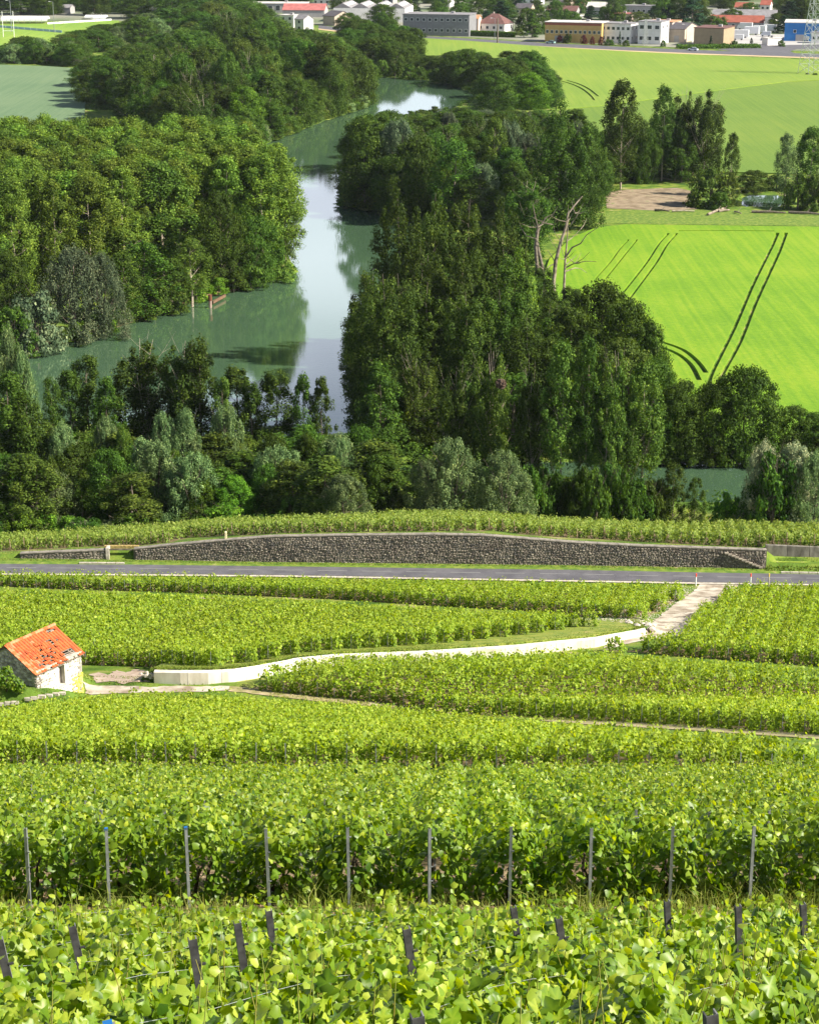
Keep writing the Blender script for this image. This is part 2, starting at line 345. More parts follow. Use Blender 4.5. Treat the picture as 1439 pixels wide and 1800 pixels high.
def ramp(fac, cols):
    r = t.nodes.new('ShaderNodeValToRGB'); e = r.color_ramp.elements
    e[0].position, e[0].color = cols[0][0], rgb(cols[0][1]); e[1].position, e[1].color = cols[-1][0], rgb(cols[-1][1])
    for p_, c_ in cols[1:-1]: q_ = e.new(p_); q_.color = rgb(c_)
    t.links.new(fac, r.inputs[0]); return r.outputs[0]
tcn = t.nodes.new('ShaderNodeTexCoord')
grass = ramp(nz(0.35, 8).outputs['Fac'], [(0.35,(0.05,0.10,0.015)),(0.5,(0.11,0.18,0.025)),(0.62,(0.19,0.22,0.04)),(0.72,(0.34,0.29,0.17))])
soilc = ramp(nz(1.6, 8).outputs['Fac'], [(0.35,(0.12,0.085,0.045)),(0.5,(0.21,0.15,0.09)),(0.6,(0.28,0.22,0.12)),(0.7,(0.14,0.16,0.04))])
at = t.nodes.new('ShaderNodeAttribute'); at.attribute_name = 'soil'
mix = t.nodes.new('ShaderNodeMix'); mix.data_type = 'RGBA'
t.links.new(at.outputs['Fac'], mix.inputs['Factor']); t.links.new(grass, mix.inputs['A']); t.links.new(soilc, mix.inputs['B'])
t.links.new(mix.outputs['Result'], b.inputs['Base Color'])
bp = t.nodes.new('ShaderNodeBump'); bp.inputs['Strength'].default_value = 0.6; bp.inputs['Distance'].default_value = 0.12
t.links.new(nz(5, 6).outputs['Fac'], bp.inputs['Height']); t.links.new(bp.outputs[0], b.inputs['Normal'])
me = npmesh('ground', V, Q, 4, gm, smooth=True)
a = me.attributes.new('soil', 'FLOAT', 'POINT'); a.data.foreach_set('value', np.clip(soil, 0, 1).astype(np.float32).ravel())
ob('ground', me, kind='structure')

# water: flat sheet at z = 0, the banks rise through it
wm = bpy.data.materials.new('river_water'); wm.use_nodes = True; t = wm.node_tree; b = t.nodes['Principled BSDF']
b.inputs['Base Color'].default_value = (0.055,0.105,0.058,1); b.inputs['Roughness'].default_value = 0.035; b.inputs['IOR'].default_value = 1.5
b.inputs['Specular IOR Level'].default_value = 0.62
tcn = t.nodes.new('ShaderNodeTexCoord'); mp = t.nodes.new('ShaderNodeMapping'); mp.inputs['Scale'].default_value = (0.5,1.4,1)
n1 = t.nodes.new('ShaderNodeTexNoise'); n1.inputs['Scale'].default_value = 1.3; n1.inputs['Detail'].default_value = 3
n2 = t.nodes.new('ShaderNodeTexNoise'); n2.inputs['Scale'].default_value = 0.03; n2.inputs['Detail'].default_value = 2
t.links.new(tcn.outputs['Object'], mp.inputs[0]); t.links.new(mp.outputs[0], n1.inputs['Vector']); t.links.new(tcn.outputs['Object'], n2.inputs['Vector'])
mm = t.nodes.new('ShaderNodeMath'); mm.operation = 'MULTIPLY'; t.links.new(n1.outputs['Fac'], mm.inputs[0]); t.links.new(n2.outputs['Fac'], mm.inputs[1])
bp = t.nodes.new('ShaderNodeBump'); bp.inputs['Strength'].default_value = 0.09; bp.inputs['Distance'].default_value = 0.10
t.links.new(mm.outputs[0], bp.inputs['Height'])
b.inputs['Specular IOR Level'].default_value = 0.0; t.links.new(bp.outputs[0], b.inputs['Normal'])
gl = t.nodes.new('ShaderNodeBsdfGlossy'); gl.inputs['Roughness'].default_value = 0.04; gl.inputs['Color'].default_value = (1,1,1,1); t.links.new(bp.outputs[0], gl.inputs['Normal'])
fr = t.nodes.new('ShaderNodeFresnel'); fr.inputs['IOR'].default_value = 2.9; t.links.new(bp.outputs[0], fr.inputs['Normal'])
mxw = t.nodes.new('ShaderNodeMixShader'); t.links.new(fr.outputs[0], mxw.inputs[0]); t.links.new(b.outputs[0], mxw.inputs[1]); t.links.new(gl.outputs[0], mxw.inputs[2])
t.links.new(mxw.outputs[0], t.nodes['Material Output'].inputs[0])
def flat_poly(name, pts, z, m, **k):
    r = delaunay_2d_cdt([Vector(p[:2]) for p in pts], [], [list(range(len(pts)))], 1, 1e-4)
    me = bpy.data.meshes.new(name); me.from_pydata([(p.x, p.y, z) for p in r[0]], [], [tuple(f) for f in r[2]]); me.materials.append(m); me.update()
    me.validate(); return ob(name, me, **k)
def grow(poly, d):
    out = []; n = len(poly); A = sum(poly[i][0]*poly[(i+1)%n][1]-poly[(i+1)%n][0]*poly[i][1] for i in range(n))
    s_ = 1 if A > 0 else -1
    for i in range(n):
        a = Vector(poly[i-1][:2]); b_ = Vector(poly[i][:2]); c = Vector(poly[(i+1)%n][:2])
        t1 = (b_-a).normalized(); t2 = (c-b_).normalized(); nn = Vector((t1.y+t2.y, -t1.x-t2.x)).normalized()*s_*d
        out.append((b_.x+nn.x, b_.y+nn.y))
    return out
MBw = MB(); MBw.add([(-450,205,0),(600,205,0),(600,1100,0),(-450,1100,0)], [(0,1,2,3)]); MBw.build('river', wm, kind='structure')

# ------------------------------------------------------------------ draped strips
def drape(name, poly, m, lift=0.03, step=0.5, kind='structure', fn=None, jitter=0.0, **k):
    P2 = [Vector(p[:2]) for p in poly]
    dense = []
    for i in range(len(P2)):
        a, b_ = P2[i], P2[(i+1) % len(P2)]; n = max(1, int((b_-a).length/step))
        for j in range(n):
            q = a.lerp(b_, j/n); dense.append(Vector((q.x+random.uniform(-jitter, jitter), q.y+random.uniform(-jitter, jitter))))
    nb = len(dense); arr = np.array([[p.x, p.y] for p in dense])
    x0, y0 = arr.min(0); x1, y1 = arr.max(0)
    gx, gy = np.meshgrid(np.arange(x0, x1, step), np.arange(y0, y1, step)); gx = gx.ravel(); gy = gy.ravel()
    ok = inside(gx, gy, arr); gx, gy = gx[ok], gy[ok]; ok = dist_poly(gx, gy, arr) > step*0.4; gx, gy = gx[ok], gy[ok]
    pts = dense+[Vector((float(a), float(b2))) for a, b2 in zip(gx, gy)]
    r = delaunay_2d_cdt(pts, [], [list(range(nb))], 1, 1e-4)
    vv = np.array([[p.x, p.y] for p in r[0]]); zz = (fn or terrain)(vv[:,0], vv[:,1])+lift
    me = bpy.data.meshes.new(name); me.from_pydata([(a, b2, c) for (a, b2), c in zip(vv.tolist(), zz.tolist())], [], [tuple(f) for f in r[2]])
    me.materials.append(m); me.polygons.foreach_set('use_smooth', [True]*len(me.polygons)); me.update()
    return ob(name, me, kind=kind, **k)
# road along the foot of the wall
def zpoly(pts, z): return [tuple(P(u, v, z)[:2]) for u, v in pts]
rt = [(-400,990.5),(0,991),(250,992.5),(500,995.5),(1000,1001.5),(1220,1006),(1439,1009.5),(1900,1016)]
rb = [(-400,1006),(0,1007),(250,1008.5),(500,1010.5),(1000,1019),(1220,1023),(1439,1026),(1900,1032)]
flat_poly('road', zpoly(rt+rb[::-1], 12.12), 12.12, M['asphalt'], kind='structure')
gv = [(u, v+3.2) for u, v in rb]
flat_poly('gravel_verge', zpoly([(u, v-1) for u, v in rb]+gv[::-1], 12.09), 12.09, M['chalk'], kind='structure')
tv = [(-400,981)]+[(u, np.interp(u, [p_[0] for p_ in SWB], [p_[1] for p_ in SWB])-2) for u in (0,250,500,760,1000,1220,1345,1439,1900)]
flat_poly('grass_strip', zpoly(tv+[(u, v+1) for u, v in rt[::-1]], 12.08), 12.08, M['verge'], kind='structure')
# painted lines
def lineat(u, f): return np.interp(u, [p_[0] for p_ in rt], [p_[1] for p_ in rt])*(1-f)+np.interp(u, [p_[0] for p_ in rb], [p_[1] for p_ in rb])*f
mkb = MB()
def dash(u0, u1, f, wpx):
    q = [P(u0, lineat(u0, f)-wpx/2, 12.128), P(u1, lineat(u1, f)-wpx/2, 12.128), P(u1, lineat(u1, f)+wpx/2, 12.128), P(u0, lineat(u0, f)+wpx/2, 12.128)]
    mkb.add(q, [(3,2,1,0)])
u = -300
while u < 1800:
    dash(u, u+52, 0.42, 0.9); u += 78
mkb.build('road_marking', M['paint'], kind='structure')
# bright kerb stretches by the far edge of the road
kb = MB()
for u0, u1 in ((140,205),(1372,1700)):
    for uu in np.arange(u0, u1, 16):
        a = P(uu, lineat(uu,0)-1.2, 12.08); c = P(uu+15, lineat(uu+15,0)-1.2, 12.08); d_ = (c-a)[:2]; L = np.linalg.norm(d_)
        kb.box(((a[0]+c[0])/2, (a[1]+c[1])/2, 12.14), (L, 0.2, 0.14), math.atan2(d_[1], d_[0]))
kb.build('kerb', M['chalk'], kind='structure')
# gravel track from the road down past the concrete wall, and dirt round the hut
trk = [G(u, v)[:2] for u, v in [(1230,1025),(1298,1025),(1270,1045),(1240,1075),(1212,1108),(1180,1122),(1120,1128),(1076,1139),(1060,1146),(1064,1134),(1125,1117),(1140,1110),(1150,1090),(1185,1062),(1214,1044)]]
drape('gravel_track', trk, M['gravel'], 0.035, 0.4, jitter=0.12)
trk2 = [G(u, v)[:2] for u, v in [(148,1199),(215,1205),(262,1208),(300,1207),(400,1207),(430,1211),(380,1216),(240,1218),(150,1220)]]
drape('dirt_path', trk2, M['gravel'], 0.035, 0.4, jitter=0.12)
trk3 = [G(u, v)[:2] for u, v in [(158,1186),(176,1183),(190,1187),(204,1179),(222,1183),(238,1177),(256,1179),(250,1184),(264,1188),(255,1194),(262,1201),(236,1199),(214,1203),(196,1198),(172,1202),(166,1194)]]
drape('soil_patch', trk3, mat('pinkish_soil', (0.30,0.21,0.16), 0.95, (0.45,0.36,0.28), 2, 8, 0.4, col3=(0.13,0.17,0.03)), 0.035, 0.4, jitter=0.15)
dp_ = [(402,1209),(500,1221),(700,1241),(850,1253),(1000,1266),(1200,1278),(1439,1294),(1560,1302)]
drape('dry_path', [tuple(G(u, v-3)[:2]) for u, v in dp_]+[tuple(G(u, v+6)[:2]) for u, v in dp_[::-1]], mat('dry_path_mat', (0.20,0.19,0.06), .95, (0.40,0.32,0.20), 1.2, 8, .5, col3=(.52,.46,.36)), 0.04, 0.5, jitter=.1)
gst = [(u, v-25) for u, v in CW]
gs2 = [(1112,1098),(1036,1090),(950,1104),(830,1118),(700,1129),(600,1132),(520,1140),(430,1157),(360,1164),(275,1166)]
gp = []
for i in range(len(cw)-1, -1, -1): gp.append((cw[i,0], cw[i,1]+0.42))
gfar = [G(u, v)[:2] for u, v in gs2]
drape('grass_bank', [tuple(p) for p in gp]+[tuple(p) for p in gfar[::-1]], mat('dry_grass', (0.13,0.19,0.02), 0.95, (0.25,0.27,0.04), 1.2, 8, 0.6, col3=(0.36,0.29,0.12)), 0.05, 0.5)
# the grass between wall foot and back vineyard
bk = [(x_, yw_of(x_)+0.35) for x_ in np.arange(-60, 75, 1.5)]
bk2 = [(x_, yw_of(x_)+3.6) for x_ in np.arange(75, -60, -1.5)]
drape('terrace_grass', bk+bk2, mat('terrace_grass_mat', (0.10,0.17,0.02), 0.95, (0.20,0.27,0.03), 0.8, 8, 0.5, col3=(0.38,0.30,0.18)), 0.03, 1.0)

# ------------------------------------------------------------------ fields of the valley: crop slabs with real tramline gaps
def crop(name, poly, z0, z1, m, strips=(), **k):
    ccw = lambda q: q if sum(q[i-1][0]*q[i][1]-q[i][0]*q[i-1][1] for i in range(len(q))) > 0 else q[::-1]
    poly = ccw(list(poly)); strips = [ccw(list(s_)) for s_ in strips]
    P2 = [Vector(p) for p in poly]; faces = [list(range(len(P2)))]; polys = []
    for s_ in strips:
        n0 = len(P2); P2 += [Vector(p) for p in s_]; faces.append(list(range(n0, n0+len(s_)))); polys.append(s_)
    r = delaunay_2d_cdt(P2, [], faces, 1, 1e-4)
    vv = np.array([[p.x, p.y] for p in r[0]])
    fc = [f for f, o in zip(r[2], r[5]) if 0 in o and not any(j > 0 for j in o)]
    if not fc: print('EMPTY CROP', name)
    bm = bmesh.new(); vs = [bm.verts.new((p.x, p.y, z1)) for p in r[0]]
    for f in fc:
        try: bm.faces.new([vs[i] for i in f])
        except ValueError: pass
    ed = [e for e in bm.edges if len(e.link_faces) == 1]
    g = bmesh.ops.extrude_edge_only(bm, edges=ed)
    for v_ in g['geom']:
        if isinstance(v_, bmesh.types.BMVert): v_.co.z = z0
    bmesh.ops.recalc_face_normals(bm, faces=bm.faces)
    me = bpy.data.meshes.new(name); bm.to_mesh(me); bm.free(); me.materials.append(m)
    return ob(name, me, kind='structure', **k)
def strip(pts, wid, z=0.5):
    q = [P(u, v, z)[:2] for u, v in pts]
    # smooth resample
    L = [];R = []
    for i in range(len(q)):
        d_ = q[min(i+1, len(q)-1)]-q[max(i-1, 0)]; d_ = d_/np.linalg.norm(d_); n_ = np.array([-d_[1], d_[0]])*wid/2
        L.append(tuple(q[i]+n_)); R.append(tuple(q[i]-n_))
    return L+R[::-1]
def smooth(pts, n=3):
    out = []
    for i in range(len(pts)-1):
        p0 = pts[max(i-1,0)]; p1 = pts[i]; p2 = pts[i+1]; p3 = pts[min(i+2, len(pts)-1)]
        for j in range(n):
            s_ = j/n
            out.append(tuple(0.5*((2*p1[c])+(-p0[c]+p2[c])*s_+(2*p0[c]-5*p1[c]+4*p2[c]-p3[c])*s_*s_+(-p0[c]+3*p1[c]-3*p2[c]+p3[c])*s_**3) for c in (0,1)))
    out.append(pts[-1]); return out
def cropmat(name, c1, c2, c3, sc1=0.05, rowdir=0.0):
    m = bpy.data.materials.new(name); m.use_nodes = True; t = m.node_tree; b = t.nodes['Principled BSDF']
    b.inputs['Roughness'].default_value = 0.9; b.inputs['Specular IOR Level'].default_value = 0.15
    tc = t.nodes.new('ShaderNodeTexCoord')
    n = t.nodes.new('ShaderNodeTexNoise'); n.inputs['Scale'].default_value = sc1; n.inputs['Detail'].default_value = 6; t.links.new(tc.outputs['Object'], n.inputs['Vector'])
    mp = t.nodes.new('ShaderNodeMapping'); mp.inputs['Rotation'].default_value = (0,0,rowdir); mp.inputs['Scale'].default_value = (1.6,0.03,1)
    n2 = t.nodes.new('ShaderNodeTexNoise'); n2.inputs['Scale'].default_value = 0.8; n2.inputs['Detail'].default_value = 4
    t.links.new(tc.outputs['Object'], mp.inputs[0]); t.links.new(mp.outputs[0], n2.inputs['Vector'])
    n3 = t.nodes.new('ShaderNodeTexNoise'); n3.inputs['Scale'].default_value = 1.6; n3.inputs['Detail'].default_value = 5; t.links.new(tc.outputs['Object'], n3.inputs['Vector'])
    a = t.nodes.new('ShaderNodeMath'); a.operation = 'MULTIPLY_ADD'; a.inputs[1].default_value = 0.45
    t.links.new(n2.outputs['Fac'], a.inputs[0]); h = t.nodes.new('ShaderNodeMath'); h.operation = 'MULTIPLY'; h.inputs[1].default_value = 0.55
    t.links.new(n.outputs['Fac'], h.inputs[0]); t.links.new(h.outputs[0], a.inputs[2])
    a2 = t.nodes.new('ShaderNodeMath'); a2.operation = 'MULTIPLY_ADD'; a2.inputs[1].default_value = 0.35; 
    t.links.new(n3.outputs['Fac'], a2.inputs[0]); t.links.new(a.outputs[0], a2.inputs[2])
    r = t.nodes.new('ShaderNodeValToRGB'); e = r.color_ramp.elements; e[0].position = 0.52; e[0].color = rgb(c1); e[1].position = 0.82; e[1].color = rgb(c3); q = e.new(0.67); q.color = rgb(c2)
    t.links.new(a2.outputs[0], r.inputs[0]); t.links.new(r.outputs[0], b.inputs['Base Color'])
    bp = t.nodes.new('ShaderNodeBump'); bp.inputs['Strength'].default_value = 0.5; bp.inputs['Distance'].default_value = 0.15
    t.links.new(n3.outputs['Fac'], bp.inputs['Height']); t.links.new(bp.outputs[0], b.inputs['Normal'])
    return m
M['crop'] = cropmat('young_barley', (0.10,0.215,0.012), (0.145,0.265,0.014), (0.205,0.30,0.02), 0.03, 0.25)
M['crop2'] = cropmat('far_barley', (0.13,0.215,0.030), (0.165,0.25,0.034), (0.205,0.27,0.04), 0.015, 1.45)
M['crop3'] = cropmat('far_barley_darker', (0.10,0.175,0.026), (0.125,0.20,0.03), (0.155,0.22,0.034), 0.015, 1.45)
M['crop4'] = cropmat('bluish_wheat', (0.10,0.165,0.085), (0.125,0.19,0.10), (0.15,0.21,0.11), 0.02, 1.5)
M['pitch'] = cropmat('pitch_grass', (0.13,0.24,0.03), (0.18,0.29,0.04), (0.24,0.33,0.05), 0.02, 1.4)
ln1 = [(1366,409),(1358,428),(1347,450),(1320,505),(1290,575),(1260,635),(1247,664),(1240,700)]
ln2 = [(1381,409),(1374,428),(1365,450),(1327,532),(1300,600),(1270,655),(1256,690)]
cv1 = [(1140,596),(1165,602),(1200,615),(1225,635),(1240,655)]
cv2 = [(1140,606),(1167,612),(1195,625),(1215,643),(1228,668)]
pB1 = [(1174,410),(1158,427),(1137,459),(1105,500),(1085,525)]
pB2 = [(1189,410),(1171,430),(1154,459),(1120,505),(1098,535)]
pC1 = [(1104,421),(1088,438),(1073,459),(1045,490)]; pC2 = [(1119,421),(1100,444),(1088,459),(1063,490)]
hz_ = [(1192,405.5),(1250,405),(1310,405.5),(1360,406)]
zz = 0.95
strips = [strip(smooth(s_), w_, zz) for s_, w_ in ((ln1,.75),(ln2,.75),(cv1,.8),(cv2,.8),(pB1,.6),(pB2,.6),(pC1,.45),(pC2,.45),(hz_,.8))]
crop('barley_field', [tuple(P(u, v, zz)[:2]) for u, v in [(965,590),(955,545),(950,500),(965,455),(1000,420),(1045,400),(1100,394),(1250,396),(1900,404),(1900,850),(1200,760),(1120,720),(1040,640)]], 0.52, zz, M['crop'], strips)
t1 = [(985,142),(1005,148),(1022,156),(1036,167),(1043,176)]; t2 = [(995,141),(1018,148),(1035,157),(1050,169)]
crop('far_barley_field', wpoly([(600,57),(700,64),(830,72),(960,82),(1100,90),(1439,106),(1900,125),(1900,108),(1439,140),(1380,143),(1260,158),(1120,177),(1050,186),(978,192),(975,150),(850,112),(660,100)], .8), 0.52, 0.8, M['crop2'],
     [strip(smooth(s_), .9, .8) for s_ in (t1, t2)])
crop('darker_barley_field', wpoly([(984,193.5),(1051,187.6),(1121,178.8),(1261,159.5),(1381,144.5),(1440,141.5),(1900,110),(1900,330),(1439,306),(1285,302),(1180,300),(1080,280),(1000,240)], .8), 0.52, 0.8, M['crop3'])
crop('blue_green_wheat_field', wpoly([(-400,112),(0,113.5),(80,116),(152,121),(152,160),(148,215),(0,222),(-400,230)], .9), 0.52, 0.9, M['crop4'])
flat_poly('sports_pitch', wpoly([(-400,90),(-400,52),(0,43),(100,41),(190,36),(210,36),(204,52),(125,70),(110,82),(0,92)], .56), 0.56, M['pitch'], kind='structure')
flat_poly('rough_grass', wpoly([(1050,392),(1060,375),(1100,368),(1300,370),(1900,374),(1900,402),(1250,395)], .54), 0.54, M['verge'], kind='structure')
flat_poly('brush_clearing', wpoly([(1062,337),(1100,333),(1190,330),(1216,336),(1210,352),(1225,368),(1150,370),(1066,366)], .55), 0.55,
          mat('cut_brush', (0.16,0.12,0.075), 0.95, (0.30,0.235,0.16), 0.5, 10, 0.8, col3=(0.10,0.16,0.03)), kind='structure')
# town road and yards
rr = [(560,44),(700,60.5),(830,68),(960,75.5),(1100,82.5),(1230,88),(1439,95),(1900,112)]
flat_poly('town_ground', wpoly([(-900,37),(400,37),(560,43),(700,59),(830,66),(960,74),(1230,85),(1439,90),(1900,100),(2600,-2),(-1400,-2)], .53), 0.53,
          mat('town_ground_mat', (0.10,0.14,0.06), 0.95, (0.25,0.24,0.20), 0.02, 6), kind='structure')
flat_poly('main_road', wpoly([(u, v) for u, v in rr]+[(u, v+6) for u, v in rr[::-1]], .56), 0.56, M['asphalt'], kind='structure')
flat_poly('bare_verge', wpoly([(u, v+5) for u, v in rr]+[(u, v+8) for u, v in rr[::-1]], .55), 0.55, mat('bare_earth', (0.42,0.30,0.17), .95, (0.5,0.38,0.22), .1), kind='structure')
flat_poly('car_park', wpoly([(1215,80),(1215,62),(1380,60),(1500,62),(1560,80),(1439,84),(1330,80),(1300,76)], .57), 0.57, mat('yard_concrete', (0.33,0.32,0.31), .9, (0.42,0.41,0.40), .1), kind='structure')
flat_poly('side_road', wpoly([(1260,87),(1330,80),(1439,78),(1600,80),(1600,88),(1439,86),(1400,86),(1388,90),(1400,96),(1330,94)], .58), 0.58, M['asphalt'], kind='structure')

# ------------------------------------------------------------------ stone wall by the road
def wallbody(name, pts_b, ztop_fn, zbot, thick, m, parent, step=1.0):
    mb = MB(); n = len(pts_b)
    for i in range(n-1):
        a, c = np.array(pts_b[i]), np.array(pts_b[i+1]); d_ = (c-a)/np.linalg.norm(c-a); nn = np.array([-d_[1], d_[0]])*thick
        za, zc = ztop_fn(a[0]), ztop_fn(c[0]); z0a = zbot(a[0]) if callable(zbot) else zbot; z0c = zbot(c[0]) if callable(zbot) else zbot
        mb.hexa([(a[0],a[1],z0a),(c[0],c[1],z0c),(c[0]+nn[0],c[1]+nn[1],z0c),(a[0]+nn[0],a[1]+nn[1],z0a),(a[0],a[1],za),(c[0],c[1],zc),(c[0]+nn[0],c[1]+nn[1],zc),(a[0]+nn[0],a[1]+nn[1],za)])
    return mb.build(name, m, parent)
def stone_mesh(V_, F_, cx, cz, w_, h_, org, d_, nn, prot, mi, M_):
    # irregular six-sided cushion stone on the wall face
    k = random.choice((5,6,6,7)); ph = random.uniform(0, 6.28); ring = []
    for j in range(k):
        a = ph+2*math.pi*j/k; r_ = random.uniform(.86, 1.08)
        ring.append((cx+math.cos(a)*w_/2*r_, cz+math.sin(a)*h_/2*r_))
    n0 = len(V_); pr = prot
    for (s_, z_) in ring: V_.append((org[0]+d_[0]*s_-nn[0]*-0.02, org[1]+d_[1]*s_-nn[1]*-0.02, z_))
    for (s_, z_) in ring:
        s2 = cx+(s_-cx)*.78; z2 = cz+(z_-cz)*.75; V_.append((org[0]+d_[0]*s2-nn[0]*pr, org[1]+d_[1]*s2-nn[1]*pr, z2))
    V_.append((org[0]+d_[0]*cx-nn[0]*pr*1.15, org[1]+d_[1]*cx-nn[1]*pr*1.15, cz+random.uniform(-.02,.02)))
    for j in range(k):
        F_.append((n0+j, n0+(j+1)%k, n0+k+(j+1)%k, n0+k+j)); M_.append(mi)
        F_.append((n0+k+j, n0+k+(j+1)%k, n0+2*k)); M_.append(mi)
STM = [mat('wall_stone_a', (0.14,0.115,0.10), .95, (0.24,0.205,0.17), .8), mat('wall_stone_b', (0.20,0.17,0.14), .95, (0.33,0.29,0.24), .8), mat('wall_stone_c', (0.24,0.20,0.165), .95, (0.36,0.32,0.26), 3), mat('wall_stone_d', (0.08,0.075,0.07), .95, (0.15,0.14,0.13), .8)]
M['mortar2'] = mat('step_stone', (0.20,0.17,0.14), .95, (0.32,0.28,0.23), 2)
M['mortar'] = mat('wall_mortar', (0.10,0.085,0.07), .95, (0.18,0.16,0.13), 1.5)
def stones_on(name, x0, x1, ztop_fn, zbot, parent, sz=(0.24,0.135), yfn=yw_of, prot=0.07, mats=STM, wts=(4,4,2,3)):
    V_ = []; F_ = []; M_ = []; z = zbot+0.02; row = 0
    while z < 16.5:
        h_ = sz[1]*random.uniform(.8, 1.2); x = x0+random.uniform(0, .2)
        while x < x1:
            w_ = sz[0]*random.uniform(.6, 1.5); xm = x+w_/2
            zt_ = ztop_fn(xm)
            zc = z+h_/2+random.uniform(-.03, .03)
            if zc+h_*.35 < zt_-0.06 and xm+w_/2 < x1:
                y0 = yfn(xm-.5); y1 = yfn(xm+.5); d_ = np.array([1.0, y1-y0]); d_ /= np.linalg.norm(d_); nn = np.array([-d_[1], d_[0]])
                stone_mesh(V_, F_, 0, zc, w_*1.02, h_*1.05, (xm, float(yfn(xm))), d_, nn, prot*random.uniform(.5, 1.4), random.choices(range(4), wts)[0], M_)
            x += w_
        z += h_; row += 1
    me = bpy.data.meshes.new(name); me.from_pydata(V_, [], F_)
    for m in mats: me.materials.append(m)
    me.polygons.foreach_set('material_index', M_); me.update()
    return ob(name, me, parent, kind='stuff')
def coping(name, x0, x1, ztop_fn, parent, yfn=yw_of, L=0.8, m=None, h=0.09, th=0.5):
    m = m or mat('coping_stone', (0.15,0.135,0.115), .9, (0.27,0.24,0.20), 2)
    x = x0
    while x < x1-0.05:
        l_ = min(L*random.uniform(.8, 1.2), x1-x)
        a = np.array([x+.01, yfn(x+.01)]); c = np.array([x+l_-.01, yfn(x+l_-.01)]); za, zc = ztop_fn(a[0]), ztop_fn(c[0])
        mb = MB(); q = []
        for dz in (0.003, h):
            for p_, z_, oy in ((a, za, -.07), (c, zc, -.07), (c, zc, th), (a, za, th)): q.append((p_[0], p_[1]+oy, z_+dz))
        mb.hexa(q); mb.build(name, m, parent); x += l_
xL = float(P(236, 985, 12)[0]); xR = float(P(1345, 1000, 12)[0])
def wtop(x): return float(wt_of(x))
sw_t = thing('stone_wall', 'long dark rough stone retaining wall arching along the far side of the road', 'stone wall', (0,0,0))
xs_ = list(np.arange(xL, xR, 1.0))+[xR]
def wtl(x): return min(float(wt_of(x))-0.06, 99)
wallbody('mortar_core', [(x_, float(yw_of(x_))) for x_ in xs_], wtl, 11.3, 0.45, M['mortar'], sw_t)
stones_on('stones', xL, xR, wtop, 12.0, sw_t)
coping('coping_stone', xL, xR, lambda x: wtop(x)-0.06, sw_t, L=1.0)
# steps rising against the right end of the wall
stp = thing('stone_steps', 'diagonal flight of pale stone steps climbing the right end of the dark wall', 'steps', (0,0,0))
sa = at_y(1283, 966, float(yw_of(31.2))); nst = 11
for i in range(nst):
    f_ = i/(nst-1); x_ = (xR-0.5)*(1-f_)+(xR-3.6)*f_ ; z_ = 12.22+f_*(wtop(xR-3.6)-0.35-12.22)
    MB().box((x_, float(yw_of(x_))-0.17, z_), (0.36, 0.26, 0.12)).build('step', M['mortar2'], stp)
# low wall at the left, with the recess between the two
xl0, xl1 = float(P(36, 983, 12)[0]), float(P(188, 984, 12)[0])
lw = thing('low_stone_wall', 'low overgrown stone wall at the left end beside the road recess', 'stone wall', (0,0,0))
xs_ = list(np.arange(xl0, xl1, 0.8))+[xl1]
wallbody('mortar_core', [(x_, float(yw_of(x_))) for x_ in xs_], lambda x: wtop(x)-0.04, 11.3, 0.4, M['mortar'], lw)
stones_on('stones', xl0, xl1, wtop, 12.0, lw, (0.32,0.14), prot=0.05, wts=(3,4,3,2))
coping('coping_stone', xl0, xl1, lambda x: wtop(x)-0.04, lw, L=0.9)
# recess: earth bank with dry grass behind, beam across
rec = thing('wall_recess', 'open recess between the two walls filled with dry brown brush and a beam across', 'wall recess', (0,0,0))
yy = float(yw_of(xl1)); zt_ = wtop((xl1+xL)/2)
MB().box(((xl1+xL)/2, yy+1.15, (11.4+zt_)/2), (xL-xl1+.6, .3, zt_-11.4)).build('back_bank', mat('dry_brush', (0.22,0.15,0.05), .95, (0.42,0.32,0.12), 5, 8, .5), rec)
MB().box(((xl1+xL)/2, yy+.1, zt_-.04), (xL-xl1, .12, .12)).build('beam', M['bark'], rec)
MB().box((xl1+.12, yy+.3, (12+zt_)/2), (.3, .8, zt_-12.0+.3)).build('pillar', M['chalk'], rec)
# grey rendered wall set back at far right
xr0 = xR+0.1; xr1 = 46.0
def y3(x): return float(yw_of(x))+1.3
gw = thing('rendered_wall', 'grey weathered rendered wall set back at the right end of the stone wall', 'wall')
xq = list(np.linspace(xr0, xr1, 8))
for i in range(7):
    a, c = xq[i]+.02, xq[i+1]-.02; za = at_y(1348, 964, y3(a))[2]-(a-xr0)*0.075; zc = at_y(1348, 964, y3(a))[2]-(c-xr0)*0.075
    za = float(wt_of(a))+.05; zc = float(wt_of(c))+.05
    MB().hexa([(a,y3(a),11.5),(c,y3(c),11.5),(c,y3(c)+.3,11.5),(a,y3(a)+.3,11.5),(a,y3(a),za),(c,y3(c),zc),(c,y3(c)+.3,zc),(a,y3(a)+.3,za)]).build('panel', M['darkconc'], gw)

